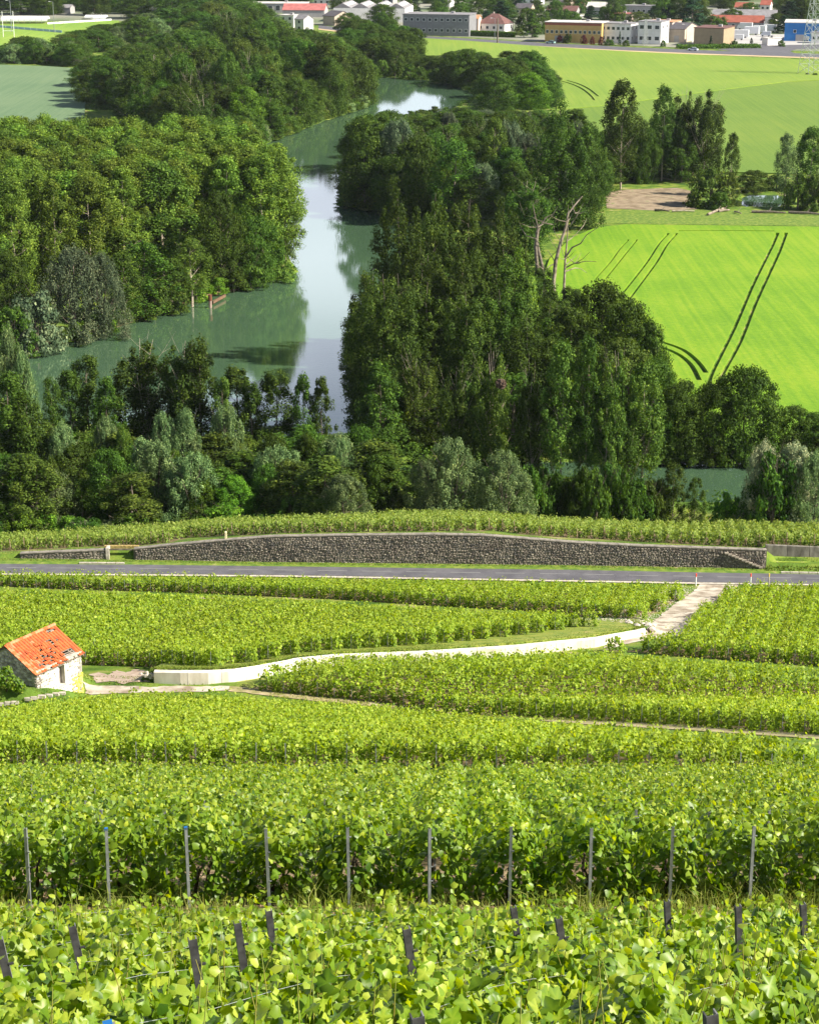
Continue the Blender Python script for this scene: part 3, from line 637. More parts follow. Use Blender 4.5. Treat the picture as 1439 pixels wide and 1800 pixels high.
# ------------------------------------------------------------------ curving concrete wall, cast in panels
cwl = thing('concrete_wall', 'low pale concrete retaining wall curving through the vineyard beside the track', 'concrete wall')
cs = np.cumsum([0]+[float(np.linalg.norm(cw[i+1,:2]-cw[i,:2])) for i in range(len(cw)-1)])
pl = 2.2; s0 = 0
while s0 < cs[-1]-.2:
    s1 = min(s0+pl, cs[-1]); n_ = 5; mb = MB(); prev = None
    ps = []
    for j in range(n_+1):
        s_ = s0+.012+(s1-s0-.024)*j/n_; x_ = np.interp(s_, cs, cw[:,0]); y_ = np.interp(s_, cs, cw[:,1]); ps.append((float(x_), float(y_)))
    zt_ = [tz(p_[0], p_[1]+.9)+.08 for p_ in ps]; zb_ = [float(prof(p_[1]-.1))-.7 for p_ in ps]
    off = random.uniform(-.012, .012)
    for j in range(n_):
        a, c = ps[j], ps[j+1]
        mb.hexa([(a[0],a[1]+off,zb_[j]),(c[0],c[1]+off,zb_[j+1]),(c[0],c[1]+.48,zb_[j+1]),(a[0],a[1]+.48,zb_[j]),(a[0],a[1]+off,zt_[j]),(c[0],c[1]+off,zt_[j+1]),(c[0],c[1]+.48,zt_[j+1]),(a[0],a[1]+.48,zt_[j])])
    mb.build('panel', M['concrete'], cwl); s0 = s1
# rubble by its two ends
def rocks(name, label, cat, pts, r, n, group=None):
    for i in range(n):
        p_ = pts[i % len(pts)]; g_ = G(p_[0]+random.uniform(-5,5), p_[1]+random.uniform(-1.5,1.5)); s_ = r*random.uniform(.6,1.3)
        bm = bmesh.new(); bmesh.ops.create_icosphere(bm, subdivisions=1, radius=s_)
        for v_ in bm.verts: v_.co *= random.uniform(.75,1.15); v_.co.z *= .7
        me = bpy.data.meshes.new(name); bm.to_mesh(me); bm.free(); me.materials.append(M['chalk'])
        ob(name, me, loc=(g_[0], g_[1], g_[2]+s_*.2), label=label, cat=cat, group=group)
rocks('rubble_stone', 'pale rubble stone heaped at the hut end of the concrete wall', 'stone', [(262,1184),(256,1188),(267,1190),(250,1186)], .22, 9, 'rubble at the end of the concrete wall')
rocks('chalk_block', 'pale chalk block on the bank where the track meets the concrete wall', 'stone', [(1105,1097),(1118,1100),(1130,1098),(1142,1101),(1150,1106)], .3, 10, 'chalk blocks beside the track')

# ------------------------------------------------------------------ hut
hut = thing('stone_hut', 'small ruined stone hut with broken orange tiled roof among the vines', 'hut', (float(HNc[0]), float(HNc[1]), 0), 0)
hx, hy = float(HNc[0]), float(HNc[1])
zE = float(at_y(81.5, 1184, hy-0.1)[2]); zG = float(HUTR[2])-.5; RISE = 1.27; HALF = HG/2
def hp(a, b_, z): # a along the lit wall (from near-left corner), b across the gable (into the dark side)
    return (HW[0]*a-HN[0]*b_, HW[1]*a-HN[1]*b_, z)
HST = [mat('hut_stone_a', (0.30,0.27,0.23), .95, (0.42,0.38,0.33), 4), mat('hut_stone_b', (0.46,0.43,0.37), .95, (0.60,0.56,0.50), 4), mat('hut_stone_c', (0.20,0.18,0.15), .95, (0.32,0.29,0.25), 4), mat('hut_stone_d', (0.5,0.47,0.41), .95, (0.66,0.62,0.56), 4)]
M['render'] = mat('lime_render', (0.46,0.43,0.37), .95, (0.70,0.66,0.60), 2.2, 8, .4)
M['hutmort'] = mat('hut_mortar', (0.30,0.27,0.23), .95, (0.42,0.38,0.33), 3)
# lit wall in three pieces round the window opening (a 1.95..2.45, z zE-1.5..zE-.35)
wz0, wz1, wa0, wa1 = zE-1.55, zE-.28, 1.98, 2.5
def hbox(a0, a1, b0, b1, z0, z1): return [hp(a0,b0,z0),hp(a1,b0,z0),hp(a1,b1,z0),hp(a0,b1,z0),hp(a0,b0,z1),hp(a1,b0,z1),hp(a1,b1,z1),hp(a0,b1,z1)]
mb = MB(); mb.hexa(hbox(0, wa0, 0, .4, zG, zE)); mb.hexa(hbox(wa1, HL, 0, .4, zG, zE)); mb.hexa(hbox(wa0, wa1, 0, .4, zG, wz0)); mb.hexa(hbox(wa0, wa1, 0, .4, wz1, zE))
lit = mb.build('wall', M['render'], hut, label='sunlit rendered front wall with a narrow window')
mb = MB()
for a0, a1 in ((-.001, .4), (HL-.4, HL+.001)):
    q = [hp(a0, 0, zG), hp(a0, HG, zG), hp(a0, HG, zE), hp(a0, HALF, zE+RISE-.12), hp(a0, 0, zE)]; r_ = [hp(a1, 0, zG), hp(a1, HG, zG), hp(a1, HG, zE), hp(a1, HALF, zE+RISE-.12), hp(a1, 0, zE)]
    mb.add(q+r_, [(0,1,2,3,4),(9,8,7,6,5),(0,5,6,1),(1,6,7,2),(2,7,8,3),(3,8,9,4),(4,9,5,0)])
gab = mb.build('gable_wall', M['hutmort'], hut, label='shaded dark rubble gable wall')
mb = MB(); mb.hexa(hbox(0.401, HL-.401, HG-.4, HG, zG, zE)); mb.build('back_wall', M['hutmort'], hut)
# stones of the gable facing the camera, and of the lit wall
def hut_stones(name, parent, along, L, hfun, sz, prot, mats):
    V_ = []; F_ = []; M_ = []; z = zG+.3
    while z < zE+RISE:
        h_ = sz[1]*random.uniform(.8,1.2); s_ = 0
        while s_ < L:
            w_ = sz[0]*random.uniform(.6,1.5); c_ = s_+w_/2
            if z+h_ < hfun(c_)-.04 and s_+w_ < L:
                if along == 'gable':
                    org = (-HN[0]*c_, -HN[1]*c_); d_ = -HN; nn = HW  # outward is -HW
                else:
                    if wa0-.12 < c_ < wa1+.12 and wz0-.1 < z+h_/2 < wz1+.1: s_ += w_; continue
                    org = (HW[0]*c_, HW[1]*c_); d_ = HW; nn = -HN
                stone_mesh(V_, F_, 0, z+h_/2, w_*.97, h_*.97, org, d_, nn, prot*random.uniform(.5,1.4), random.randrange(4), M_)
            s_ += w_
        z += h_
    me = bpy.data.meshes.new(name); me.from_pydata(V_, [], F_)
    for m in mats: me.materials.append(m)
    me.polygons.foreach_set('material_index', M_); me.update(); ob(name, me, parent, kind='stuff')
hut_stones('stones', gab, 'gable', HG, lambda b_: zE+(RISE-.12)*(1-abs(b_-HALF)/HALF), (.3,.17), .05, HST)
hut_stones('stones', lit, 'lit', HL, lambda a: zE-.02, (.26,.16), .028, HST)
MB().hexa(hbox(wa0, wa1, .30, .36, wz0, wz1)).build('shutter', mat('grey_shutter', (0.16,0.14,0.13), .9, (0.28,0.25,0.23), 6), hut)
MB().hexa(hbox(wa0-.06, wa1+.06, -.03, .2, wz0-.1, wz0-.003)).build('window_sill', M['chalk'], hut)
MB().hexa(hbox(1.8, 2.9, -.025, .3, zE-.26, zE-.12)).build('lintel', M['chalk'], hut)
# yellow lichen plaster patch on the right corner
V_ = []; F_ = []; M_ = []
for k in range(70):
    c_ = HL-random.betavariate(1.2, 2.2)*1.0; z = zG+.5+random.uniform(0, 1)*1.55
    if c_ > HL-.05: c_ = HL-.06
    stone_mesh(V_, F_, 0, z, .24, .2, (HW[0]*c_, HW[1]*c_), HW, -HN, .05, 0, M_)
me = bpy.data.meshes.new('yellow_plant'); me.from_pydata(V_, [], F_); me.materials.append(mat('yellow_lichen', (0.42,0.33,0.03), .95, (0.62,0.55,0.18), 7, 6)); me.update(); ob('lichen_patch', me, hut, kind='stuff')
# roof frame: battens under the tiles
roof = ob('roof', None, hut); roof.location = (0,0,0)
slopeL = math.hypot(HALF+.18, RISE); nrow, ncol = 14, 18; T0, T1 = -.14, HL+.14
def rp(a, s_, lift, side=1): # s_ from ridge (0) to eave (1)
    b_ = HALF-side*(HALF+.18)*s_; z = zE+RISE-RISE*(1+.18/HALF)*s_*1.0+lift; return hp(a, b_, z)
def rquad(a0, a1, s0_, s1_, l0, l1, side=1, th=.02):
    return [rp(a0,s1_,l1,side),rp(a1,s1_,l1,side),rp(a1,s0_,l0,side),rp(a0,s0_,l0,side),rp(a0,s1_,l1+th,side),rp(a1,s1_,l1+th,side),rp(a1,s0_,l0+th,side),rp(a0,s0_,l0+th,side)]
TM = [mat('tile_orange', (0.44,0.095,0.028), .85, (0.58,0.15,0.05), 6), mat('tile_red', (0.38,0.075,0.03), .8, (0.5,0.11,0.04), 6), mat('tile_pale', (0.55,0.17,0.08), .85, (0.62,0.25,0.13), 6)]
M['batten'] = mat('batten_wood', (0.12,0.10,0.08), .9, (0.24,0.20,0.16), 6)
for side in (1, -1):
    for i in range(nrow+1):
        s_ = i/nrow
        mb = MB(); mb.hexa(rquad(T0+.05, T1-.05, max(0, s_-.012), min(1, s_+.012), -.01, -.01, side, .022)); mb.build('batten', M['batten'], roof)
    for i in range(7):
        a = T0+.1+(T1-T0-.2)*i/6
        MB().hexa(rquad(a-.04, a+.04, .01, .99, -.12, -.12, side, .1)).build('rafter', M['batten'], roof)
# missing tiles: holes (column, row) seen in the photograph
miss = set()
def hole(c0, c1, r0, r1):
    for c in range(c0, c1+1):
        for r in range(r0, r1+1): miss.add((c, r))
hole(14,15,0,1); hole(16,16,1,1); hole(12,15,10,13); hole(7,7,6,6); hole(11,11,4,4); hole(14,14,5,5); hole(4,5,12,13); hole(6,6,9,9); hole(10,10,7,7); hole(8,8,10,10); hole(5,5,10,10); hole(12,12,6,6); hole(9,9,8,8); hole(3,3,11,11)
# corrugated tile: shared meshes, three colours
def tile_mesh(i):
    wT = (T1-T0)/ncol; lT = slopeL/nrow*1.22; vs = []; fs = []
    prof_ = [(-.5,.0),(-.3,.0),(-.12,.045),(.12,.05),(.3,.0),(.5,.012)]
    for e, l_ in ((0, 0), (1, lT)):
        for (x_, z_) in prof_: vs.append((x_*wT*.98, -l_+.02, z_))
        for (x_, z_) in prof_: vs.append((x_*wT*.98, -l_+.02, z_-.018))
    n_ = 6
    for j in range(n_-1):
        fs.append((j, j+12, j+13, j+1)); fs.append((j+6, j+7, j+19, j+18)); fs.append((12+j, 18+j, 19+j, 13+j)); 
    fs += [(0,6,18,12),(5,17,23,11)]
    me = bpy.data.meshes.new('tile'); me.from_pydata(vs, [], fs); me.materials.append(TM[i]); me.update(); return me
tms = [tile_mesh(i) for i in range(3)]
zaxis0 = Vector(rp(0,0,1))-Vector(rp(0,0,0))
for side in (1,):
    dn = (Vector(rp(0,1,0,side))-Vector(rp(0,0,0,side))).normalized(); ax = Vector((HW[0], HW[1], 0)); up = ax.cross(-dn).normalized()
    if up.z < 0: up = -up
    R_ = Matrix((ax, -dn, up)).transposed().to_4x4()
    for r in range(nrow):
        for c in range(ncol):
            if (c, r) in miss: continue
            a = T0+(T1-T0)*(c+.5)/ncol; mess = (3 <= c <= 12 and 4 <= r <= 13)
            if mess and random.random() < .10: continue
            o = ob('tile', random.choices(tms, (9,4,.4) if c > 1 else (2,1,3))[0], roof)
            jt = .30 if mess and random.random() < .6 else .03
            R2 = R_ @ Matrix.Rotation(random.uniform(-1,1)*jt, 4, 'Z') @ Matrix.Rotation(-.07+random.uniform(-1,1)*jt*.4, 4, 'X')
            pos = Vector(rp(a, r/nrow, .03, side))+Vector((0,0,random.uniform(0,.11) if jt > .1 else random.uniform(0,.012)))
            o.matrix_local = Matrix.Translation(pos) @ R2
# far slope, seen only along its verge: one joined sheet of tile courses
mb = MB()
for r in range(nrow): mb.hexa(rquad(T0, T1, r/nrow, min(1,(r+1.15)/nrow), .03, .055, -1, .03))
mb.build('far_tiles', TM[0], roof, kind='stuff')
# ridge and left verge tiles
for i in range(12):
    a = T0+(T1-T0)*(i+.5)/12; l_ = (T1-T0)/12
    p0, p1 = Vector(rp(a-l_/2, 0, .05)), Vector(rp(a+l_/2*1.05, 0, .06))
    MB().tube([p0, p1], [.10, .115], 8).build('ridge_tile', TM[2 if i % 3 else 0], roof)
for i in range(9):
    MB().hexa(rquad(T0-.12, T0+.06, i/9, (i+1.05)/9, .06, .09, 1, .05)).build('verge_tile', TM[2 if i % 2 else 0], roof)
# fascia stone course under the eave
MB().hexa(hbox(0, HL, -.06, .35, zE+.003, zE+.09)).build('eave_course', M['chalk'], hut)
# low stone border before the grass bank
for i, (u, v) in enumerate([(-8,1243),(5,1241),(16,1239),(27,1238),(50,1232),(62,1230),(74,1228),(86,1226),(98,1223.5),(109,1222)]):
    g_ = G(u, v-2, 0); s_ = .3
    bm = bmesh.new(); bmesh.ops.create_cube(bm, size=1); bmesh.ops.subdivide_edges(bm, edges=bm.edges, cuts=1)
    for v_ in bm.verts: v_.co.x *= random.uniform(.42,.5); v_.co.y *= .22; v_.co.z *= random.uniform(.14,.2)
    me = bpy.data.meshes.new('border_stone'); bm.to_mesh(me); bm.free(); me.materials.append(M['chalk'])
    ob('border_stone', me, loc=(g_[0], g_[1], g_[2]+.05), rz=random.uniform(-.1,.25), label='pale border stone lying along the grass bank below the hut', cat='stone', group='stones edging the grass bank')

# ------------------------------------------------------------------ vines
def clip_row(poly, a, d_):
    """intervals of t where a + t*d lies inside poly"""
    ts = []; n = len(poly)
    for i in range(n):
        p_ = np.array(poly[i]); q = np.array(poly[(i+1) % n]); e = q-p_
        den = d_[0]*e[1]-d_[1]*e[0]
        if abs(den) < 1e-9: continue
        w_ = p_-a; t_ = (w_[0]*e[1]-w_[1]*e[0])/den; s_ = (w_[0]*d_[1]-w_[1]*d_[0])/den
        if 0 <= s_ < 1: ts.append(t_)
    ts.sort(); return [(ts[i], ts[i+1]) for i in range(0, len(ts)-1, 2)]
def vine_leaves(a, d_, t0, t1, per_m, H, W, size, spread=1.0, h0=0.06, endface=True, seed=0):
    L = t1-t0; n = int(L*per_m); nn = np.array([-d_[1], d_[0]])
    t_ = rng.uniform(t0, t1, n)
    if endface:  # extra leaves over the near end
        m_ = int(per_m*1.3); t_ = np.concatenate([t_, t0-.12+np.abs(rng.normal(0, .34, m_))]); n = len(t_)
    ph = rng.uniform(0, 6.28, 4)
    hv = H*(1+.07*np.sin(t_*1.9+ph[0])+.06*np.sin(t_*4.7+ph[1])+.05*np.sin(t_*9.1+ph[2]))
    wv = W*(1+.22*np.sin(t_*3.1+ph[3])+.15*np.sin(t_*7.3+ph[1]))
    ang = rng.uniform(-.15, np.pi+.15, n); topb = rng.random(n) < .5
    ang = np.where(topb, rng.normal(np.pi/2, .55, n), ang)
    r_ = np.sqrt(rng.uniform(.35, 1.0, n))
    c_ = np.cos(ang)*r_*wv/2; hm = h0+.12; h_ = hm+(hv-hm)*np.clip(np.abs(np.sin(ang))**.8*np.sign(np.sin(ang))*r_+rng.normal(0,.05,n), -.12, 1.1)
    side = (rng.random(n) < .42); c_ = np.where(side, np.sign(rng.normal(size=n))*wv/2*rng.uniform(.7,1.08,n), c_); h_ = np.where(side, rng.uniform(h0, 1, n)*hv, h_)
    # shoots that stand above
    sho = rng.random(n) < .10; h_ = np.where(sho, hv*rng.uniform(.98, 1.16, n), h_); c_ = np.where(sho, c_*.6, c_)
    if endface:
        low = (t_-t0 < .9) & (rng.random(n) < .28); h_ = np.where(low, rng.uniform(.03, .55, n), h_)
    x_ = a[0]+d_[0]*t_+nn[0]*c_; y_ = a[1]+d_[1]*t_+nn[1]*c_
    z_ = terrain(x_, y_)
    C = np.stack([x_, y_, z_+h_], -1)
    N = np.stack([nn[0]*c_/wv*2.2, nn[1]*c_/wv*2.2, np.full(n, .55)], -1)+rng.normal(0, .55, (n,3))
    N[:,1] -= .25*(t_-t0 < .5)
    sz = size*rng.uniform(.45, 1.25, n); sz = np.where(sho, sz*.6, sz)
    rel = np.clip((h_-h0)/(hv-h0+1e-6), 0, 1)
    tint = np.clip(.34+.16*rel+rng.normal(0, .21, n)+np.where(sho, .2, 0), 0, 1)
    return C, N, sz, tint
def post_mesh(name, h, w1, w2, m, m2=None, cap=None):
    mb = MB(); mb.box((0,0,h/2), (w1, .006, h)); mb.box((-w1/2+.003, w2/2+.003, h/2), (.006, w2, h)); mb.box((w1/2-.003, w2/2+.003, h/2), (.006, w2, h), mi=1 if m2 else 0)
    for k in range(4): mb.box((w1/2+.012, 0, h*(.35+.18*k)), (.03, .012, .012))
    if cap: mb.box((0, w2/2, h-.012), (w1+.006, w2+.006, .034), mi=2 if m2 else 1)
    ms = [m]+([m2] if m2 else [])+([cap] if cap else [])
    return mb.mesh(name, ms)
PM = {'plain': post_mesh('post', 1.18, .038, .03, M['post']), 'blue': post_mesh('post', 1.18, .038, .03, M['post'], None, M['blue']),
      'far': post_mesh('post', 1.08, .035, .03, M['post']), 'wood': MB().tube([(0,0,0),(0,0,1.15)], .045, 6).mesh('post', M['woodpost']),
      'dark': post_mesh('post', 1.5, .048, .035, M['darkpost'], M['postface'])}
def trunk_vine_mesh():
    mb = MB(); pts = [(0,0,-.05),(random.uniform(-.04,.04),.02,.18),(random.uniform(-.07,.07),-.02,.38),(random.uniform(-.1,.1),.0,.55)]
    mb.tube(pts, [.035,.028,.024,.018], 6)
    for s_ in (-1, 1): mb.tube([pts[3],(s_*.03+pts[3][0],s_*.2,.62),(pts[3][0],s_*.45,.64)], [.016,.012,.008], 5)
    return mb.mesh('trunk', M['vinewood'])
TVM = [trunk_vine_mesh() for _ in range(4)]
VEIN = np.concatenate([[.22], .11*np.cos(5*_a)+rng.normal(0, .03, 18)]); HIS = []
HIM = []
for k in range(5):
    shp = LEAF_HI.copy(); shp[1:,2] += rng.normal(0, .03, 18); shp[:,2] += -abs(shp[:,0])*rng.uniform(-.15,.3)
    shp[:,2] += [0,.5,-.35,.25,.8][k]*shp[:,1]**2*(1 if k % 2 else .6)+[.3,-.2,.45,0,.2][k]*np.abs(shp[:,0]); HIS.append(shp)
    me = npmesh('leaf', shp, np.array(LEAF_HI_F), 3, M['vine'], tint=np.clip([.15,.3,.45,.6,.8][k]+VEIN, 0, 1), smooth=True); HIM.append(me)
in_view = lambda p_: (lambda d_: d_[1] > 2 and abs(d_[0])*F/ (d_[1]*cp-(d_[2]-CAMZ)*sp) < 730)(p_)
def vrow(k, a, d_, t0, t1, label, group, per_m, H, W, size, shape, faces, m, posts, leaf_parts=0, trunks=0):
    root = thing('vine_row', label, 'vine row', (0,0,0), 0, group)
    C, N, sz, tint = vine_leaves(a, d_, t0, t1, per_m, H, W, size)
    dist = np.linalg.norm(C-np.array([0,0,CAMZ]), axis=1)   # farther leaves: fewer and larger
    if k == 2:
        kp = np.clip((33/dist)**1.15, .3, 1); q_ = rng.random(len(C)) < kp; C, N, sz, tint = C[q_], N[q_], (sz/np.sqrt(kp)**.8)[q_], tint[q_]
    if leaf_parts:
        dist = np.linalg.norm(C-np.array([0,0,CAMZ]), axis=1)
        zc = C[:,1]*cp-(C[:,2]-CAMZ)*sp; uu = 719.5+F*C[:,0]/np.maximum(zc,.1); vv = 900-F*(C[:,1]*sp+(C[:,2]-CAMZ)*cp)/np.maximum(zc,.1)
        hh = C[:,2]-terrain(C[:,0], C[:,1])
        vis = (uu > -10) & (uu < 1450) & (vv < 1815) & ((hh > H*.72) | (dist > 20))
        score = sz/dist*np.where(vis, 1, 0)
        pick = np.argsort(-score)[:leaf_parts]; pick = pick[score[pick] > 0]
        up = np.array([0,0,1.0])
        for i in pick:
            n_ = N[i]/np.linalg.norm(N[i]); q = Vector(n_).to_track_quat('Z', 'Y').to_matrix().to_4x4() @ Matrix.Rotation(random.uniform(0,6.28), 4, 'Z')
            o = ob('leaf', HIM[min(4, int(tint[i]*5))], root); o.matrix_local = Matrix.Translation(C[i].tolist()) @ q @ Matrix.Scale(float(sz[i])*1.0, 4)
        keep = np.ones(len(C), bool); keep[pick] = False; C, N, sz, tint = C[keep], N[keep], sz[keep], tint[keep]
    dist = np.linalg.norm(C-np.array([0,0,CAMZ]), axis=1); bins = []
    for lo, hi, sh_, fa_ in ((0,9.6,LEAF_HI,LEAF_HI_F),(9.6,31,LEAF_MID,LEAF_MID_F),(34,1e4,LEAF_LO,LEAF_LO_F)):
        q_ = (dist >= lo) & (dist < hi)
        if q_.any() and sh_ is LEAF_HI:
            ix = np.nonzero(q_)[0]; grp_ = rng.integers(0, 5, len(ix))
            for g_ in range(5):
                j_ = ix[grp_ == g_]
                if not len(j_): continue
                V_, F_, kk = leafcloud(C[j_], N[j_], sz[j_], HIS[g_], fa_); bins.append((V_, F_, np.clip(np.repeat(tint[j_], kk)+np.tile(VEIN, len(j_)), 0, 1)))
        elif q_.any():
            V_, F_, kk = leafcloud(C[q_], N[q_], sz[q_]*1.0, sh_, fa_); bins.append((V_, F_, np.repeat(tint[q_], kk)))
    o_ = np.cumsum([0]+[len(b_[0]) for b_ in bins]); V_ = np.concatenate([b_[0] for b_ in bins]); F_ = np.concatenate([b_[1]+o_[i_] for i_, b_ in enumerate(bins)])
    me = npmesh('foliage', V_, F_, 3, m, tint=np.concatenate([b_[2] for b_ in bins]), smooth=True); ob('foliage', me, root, kind='stuff')
    for (tt, pm, lean) in posts:
        x_, y_ = a[0]+d_[0]*tt, a[1]+d_[1]*tt
        o = ob('post', PM[pm], root, loc=(x_, y_, tz(x_, y_)-.02)); o.rotation_euler = (random.uniform(-.03,.03)+lean[0], random.uniform(-.03,.03)+lean[1], random.uniform(-.3,.3))
    for j in range(trunks):
        tt = t0+.35+j*1.0+random.uniform(-.1,.1)
        if tt < t1: ob('trunk', random.choice(TVM), root, loc=(a[0]+d_[0]*tt, a[1]+d_[1]*tt, tz(a[0]+d_[0]*tt, a[1]+d_[1]*tt)), rz=math.atan2(d_[1], d_[0])-math.pi/2)
    return root
ORD = ['first','second','third','fourth','fifth','sixth','seventh','eighth','ninth','tenth','eleventh','twelfth','thirteenth','fourteenth','fifteenth']
def part_of(u):
    for lim, s_ in ((-20,'just outside the left edge'),(120,'at the far left'),(300,'in the left part'),(500,'left of the middle'),(640,'just left of the middle'),(800,'in the middle'),(940,'just right of the middle'),(1140,'right of the middle'),(1320,'in the right part'),(1460,'at the far right')):
        if u < lim: return s_
    return 'just outside the right edge'
def uof(x, y, z): return 719.5+F*x/(y*cp+(CAMZ-z)*sp)
def block(k, d_, spacing, label, group, per_m, H, W, size, shape, faces, m, off=0.0, minlen=.8, **kw):
    d_ = np.array(d_)/np.linalg.norm(d_); nn = np.array([d_[1], -d_[0]])  # to the right
    poly = BL[k]; pr = [np.dot(p_, nn) for p_ in poly]; s_ = math.floor(min(pr)/spacing)*spacing+off; rows = []
    while s_ < max(pr):
        a = nn*s_
        for t0, t1 in clip_row(poly, a, d_):
            # keep only what can be seen (plus a margin)
            tt = np.linspace(t0, t1, 60); x_ = a[0]+d_[0]*tt; y_ = a[1]+d_[1]*tt; vis = (np.abs(x_) < .215*y_*1.06+(1.0 if k == 1 else 1.6))
            if not vis.any(): continue
            t0v, t1v = tt[vis][0], tt[vis][-1]
            if t1v-t0v < minlen: continue
            rows.append((a, t0v, t1v, t0v == t0))
        s_ += spacing
    return d_, rows
nrows = 0
# foreground block: its rows cross the view from lower left to upper right
d_, rows = block(1, (0.36,0.93), 1.1, '', '', 0,0,0,0,None,None,None, off=.2)
wire_rows = []
FP = [(8,1645),(135,1622),(330,1648),(715,1628),(410,1620),(460,1600),(908,1590),(990,1608),(1163,1583),(1285,1592),(1410,1586),(1436,1632),(215,1793),(718,1782),(1237,1777)]
fposts = []
for u, v in FP:
    g_ = G(u, v, 1.33, y0=5); fposts.append((g_[0], g_[1], u, v))
for a, t0, t1, full in rows:
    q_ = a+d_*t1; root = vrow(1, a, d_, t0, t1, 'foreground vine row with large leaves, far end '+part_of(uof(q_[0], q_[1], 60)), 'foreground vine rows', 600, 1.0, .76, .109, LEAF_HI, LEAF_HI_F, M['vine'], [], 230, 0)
    nrows += 1; mid = a
    # posts of this row
    for q in list(fposts):
        rel = np.array(q[:2])-a; tt = rel@d_; off = rel@np.array([d_[1], -d_[0]])
        if abs(off) <= .55 and t0-1 < tt < t1+1:
            blue = q[3] > 1790
            o = ob('post', PM['dark'], root, loc=(q[0]+.17, q[1]+.07, tz(q[0], q[1])-.15)); o.rotation_euler = (.05, -.12+random.uniform(-.04,.04), .25)
            if blue: MB().box((0,.02,1.508), (.034,.034,.014)).build('cap', M['blue'], o)
            fposts.remove(q)
    mbw = []
    for hw, o_ in ((1.0, .04),):
        tt = np.arange(t0, t1+.3, .7); pts = []
        for i, t_ in enumerate(tt):
            x_ = a[0]+d_[0]*t_+o_*d_[1]; y_ = a[1]+d_[1]*t_-o_*d_[0]; pts.append((x_, y_, tz(x_, y_)+hw+.03*math.sin(t_*1.9+hw*9)))
        if len(pts) > 1: MB().tube(pts, .0017, 4).build('wire', M['wire'], root)
    # upright green shoots
    mb = MB()
    for i in range(int((t1-t0)*7)):
        t_ = random.uniform(t0, t1); c_ = random.uniform(-.2,.2); x_ = a[0]+d_[0]*t_+c_*d_[1]; y_ = a[1]+d_[1]*t_-c_*d_[0]; z_ = tz(x_, y_)
        l1, l2 = random.uniform(-.22,.22), random.uniform(-.22,.22)
        mb.tube([(x_, y_, z_+.5), (x_+l1*.5, y_+l2*.5, z_+.85), (x_+l1, y_+l2, z_+random.uniform(1.05,1.28))], [.005,.004,.002], 4, cap=False)
    mb.build('shoot', M['shoot'], root, kind='stuff')
# second block: near ends with metal posts face the camera
d_, rows = block(2, (0.03,1.0), 1.05, '', '', 0,0,0,0,None,None,None, off=.61)
for i, (a, t0, t1, full) in enumerate(rows):
    up_ = 719.5+F*(a[0]+d_[0]*t0)/24.9/1.12; posts = [(t0-.2, 'blue' if min(abs(up_-q_) for q_ in (197,332,1436)) < 60 else 'plain', (0,0))] if full else []
    posts += [(t0+4.5*j+random.uniform(-.4,.4), 'plain', (0,0)) for j in range(1, 9) if t0+4.5*j < t1]
    # near half with shaped leaves, far half simpler
    dl = 719.5-up_; n_ = int(abs(up_-719.5)//140); lab_ = ('long vine row, '+ORD[min(n_, 14)]+(' left' if dl > 0 else ' right')+' of the middle post, facing the foreground vines') if full else 'long vine row entering the middle block from the '+('left' if a[0] < 0 else 'right')+' side of the frame'
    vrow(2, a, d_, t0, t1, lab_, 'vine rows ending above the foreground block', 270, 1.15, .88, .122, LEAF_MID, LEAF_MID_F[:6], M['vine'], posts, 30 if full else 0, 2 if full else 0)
    nrows += 1
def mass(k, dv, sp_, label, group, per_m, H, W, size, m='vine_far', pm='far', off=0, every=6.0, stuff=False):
    global nrows
    d_, rows = block(k, dv, sp_, '', '', 0,0,0,0,None,None,None, off=off)
    acc = []
    for a, t0, t1, full in rows:
        dd = a+d_*t0; ps = [(t0-.1, pm, (0,0))] if full else []
        if every: ps += [(t0+every*j, pm, (0,0)) for j in range(1, 4) if t0+every*j < t1]
        if stuff:
            acc.append(vine_leaves(a, d_, t0, t1, per_m, H, W, size)+(a, t0, d_))
        else:
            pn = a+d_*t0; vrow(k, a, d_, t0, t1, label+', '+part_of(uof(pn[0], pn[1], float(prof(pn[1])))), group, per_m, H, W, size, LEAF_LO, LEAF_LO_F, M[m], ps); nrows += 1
    return acc
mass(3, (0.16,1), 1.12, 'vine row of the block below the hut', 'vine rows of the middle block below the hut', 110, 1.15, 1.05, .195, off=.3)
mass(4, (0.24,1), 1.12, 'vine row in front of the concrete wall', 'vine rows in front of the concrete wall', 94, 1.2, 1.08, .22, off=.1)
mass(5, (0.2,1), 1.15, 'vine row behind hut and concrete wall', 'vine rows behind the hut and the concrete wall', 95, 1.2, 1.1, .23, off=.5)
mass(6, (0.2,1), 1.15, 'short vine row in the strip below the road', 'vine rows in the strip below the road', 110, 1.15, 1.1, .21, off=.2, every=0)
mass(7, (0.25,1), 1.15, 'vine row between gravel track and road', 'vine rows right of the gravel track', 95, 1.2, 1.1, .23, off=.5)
acc = mass(8, (0.15,1), 1.2, '', '', 46, 1.15, .95, .27, stuff=True)
C = np.concatenate([q[0] for q in acc]); N = np.concatenate([q[1] for q in acc]); Z_ = np.concatenate([q[2] for q in acc]); T_ = np.concatenate([q[3] for q in acc])
V_, F_, kk = leafcloud(C, N, Z_, LEAF_LO, LEAF_LO_F)
ob('terrace_vines', npmesh('terrace_vines', V_, F_, 3, M['vine_terrace'], tint=np.repeat(T_, kk)), kind='stuff', label='mass of pale green vine rows on the terrace behind the stone wall', cat='vineyard')
mb = MB(); mb2 = MB()
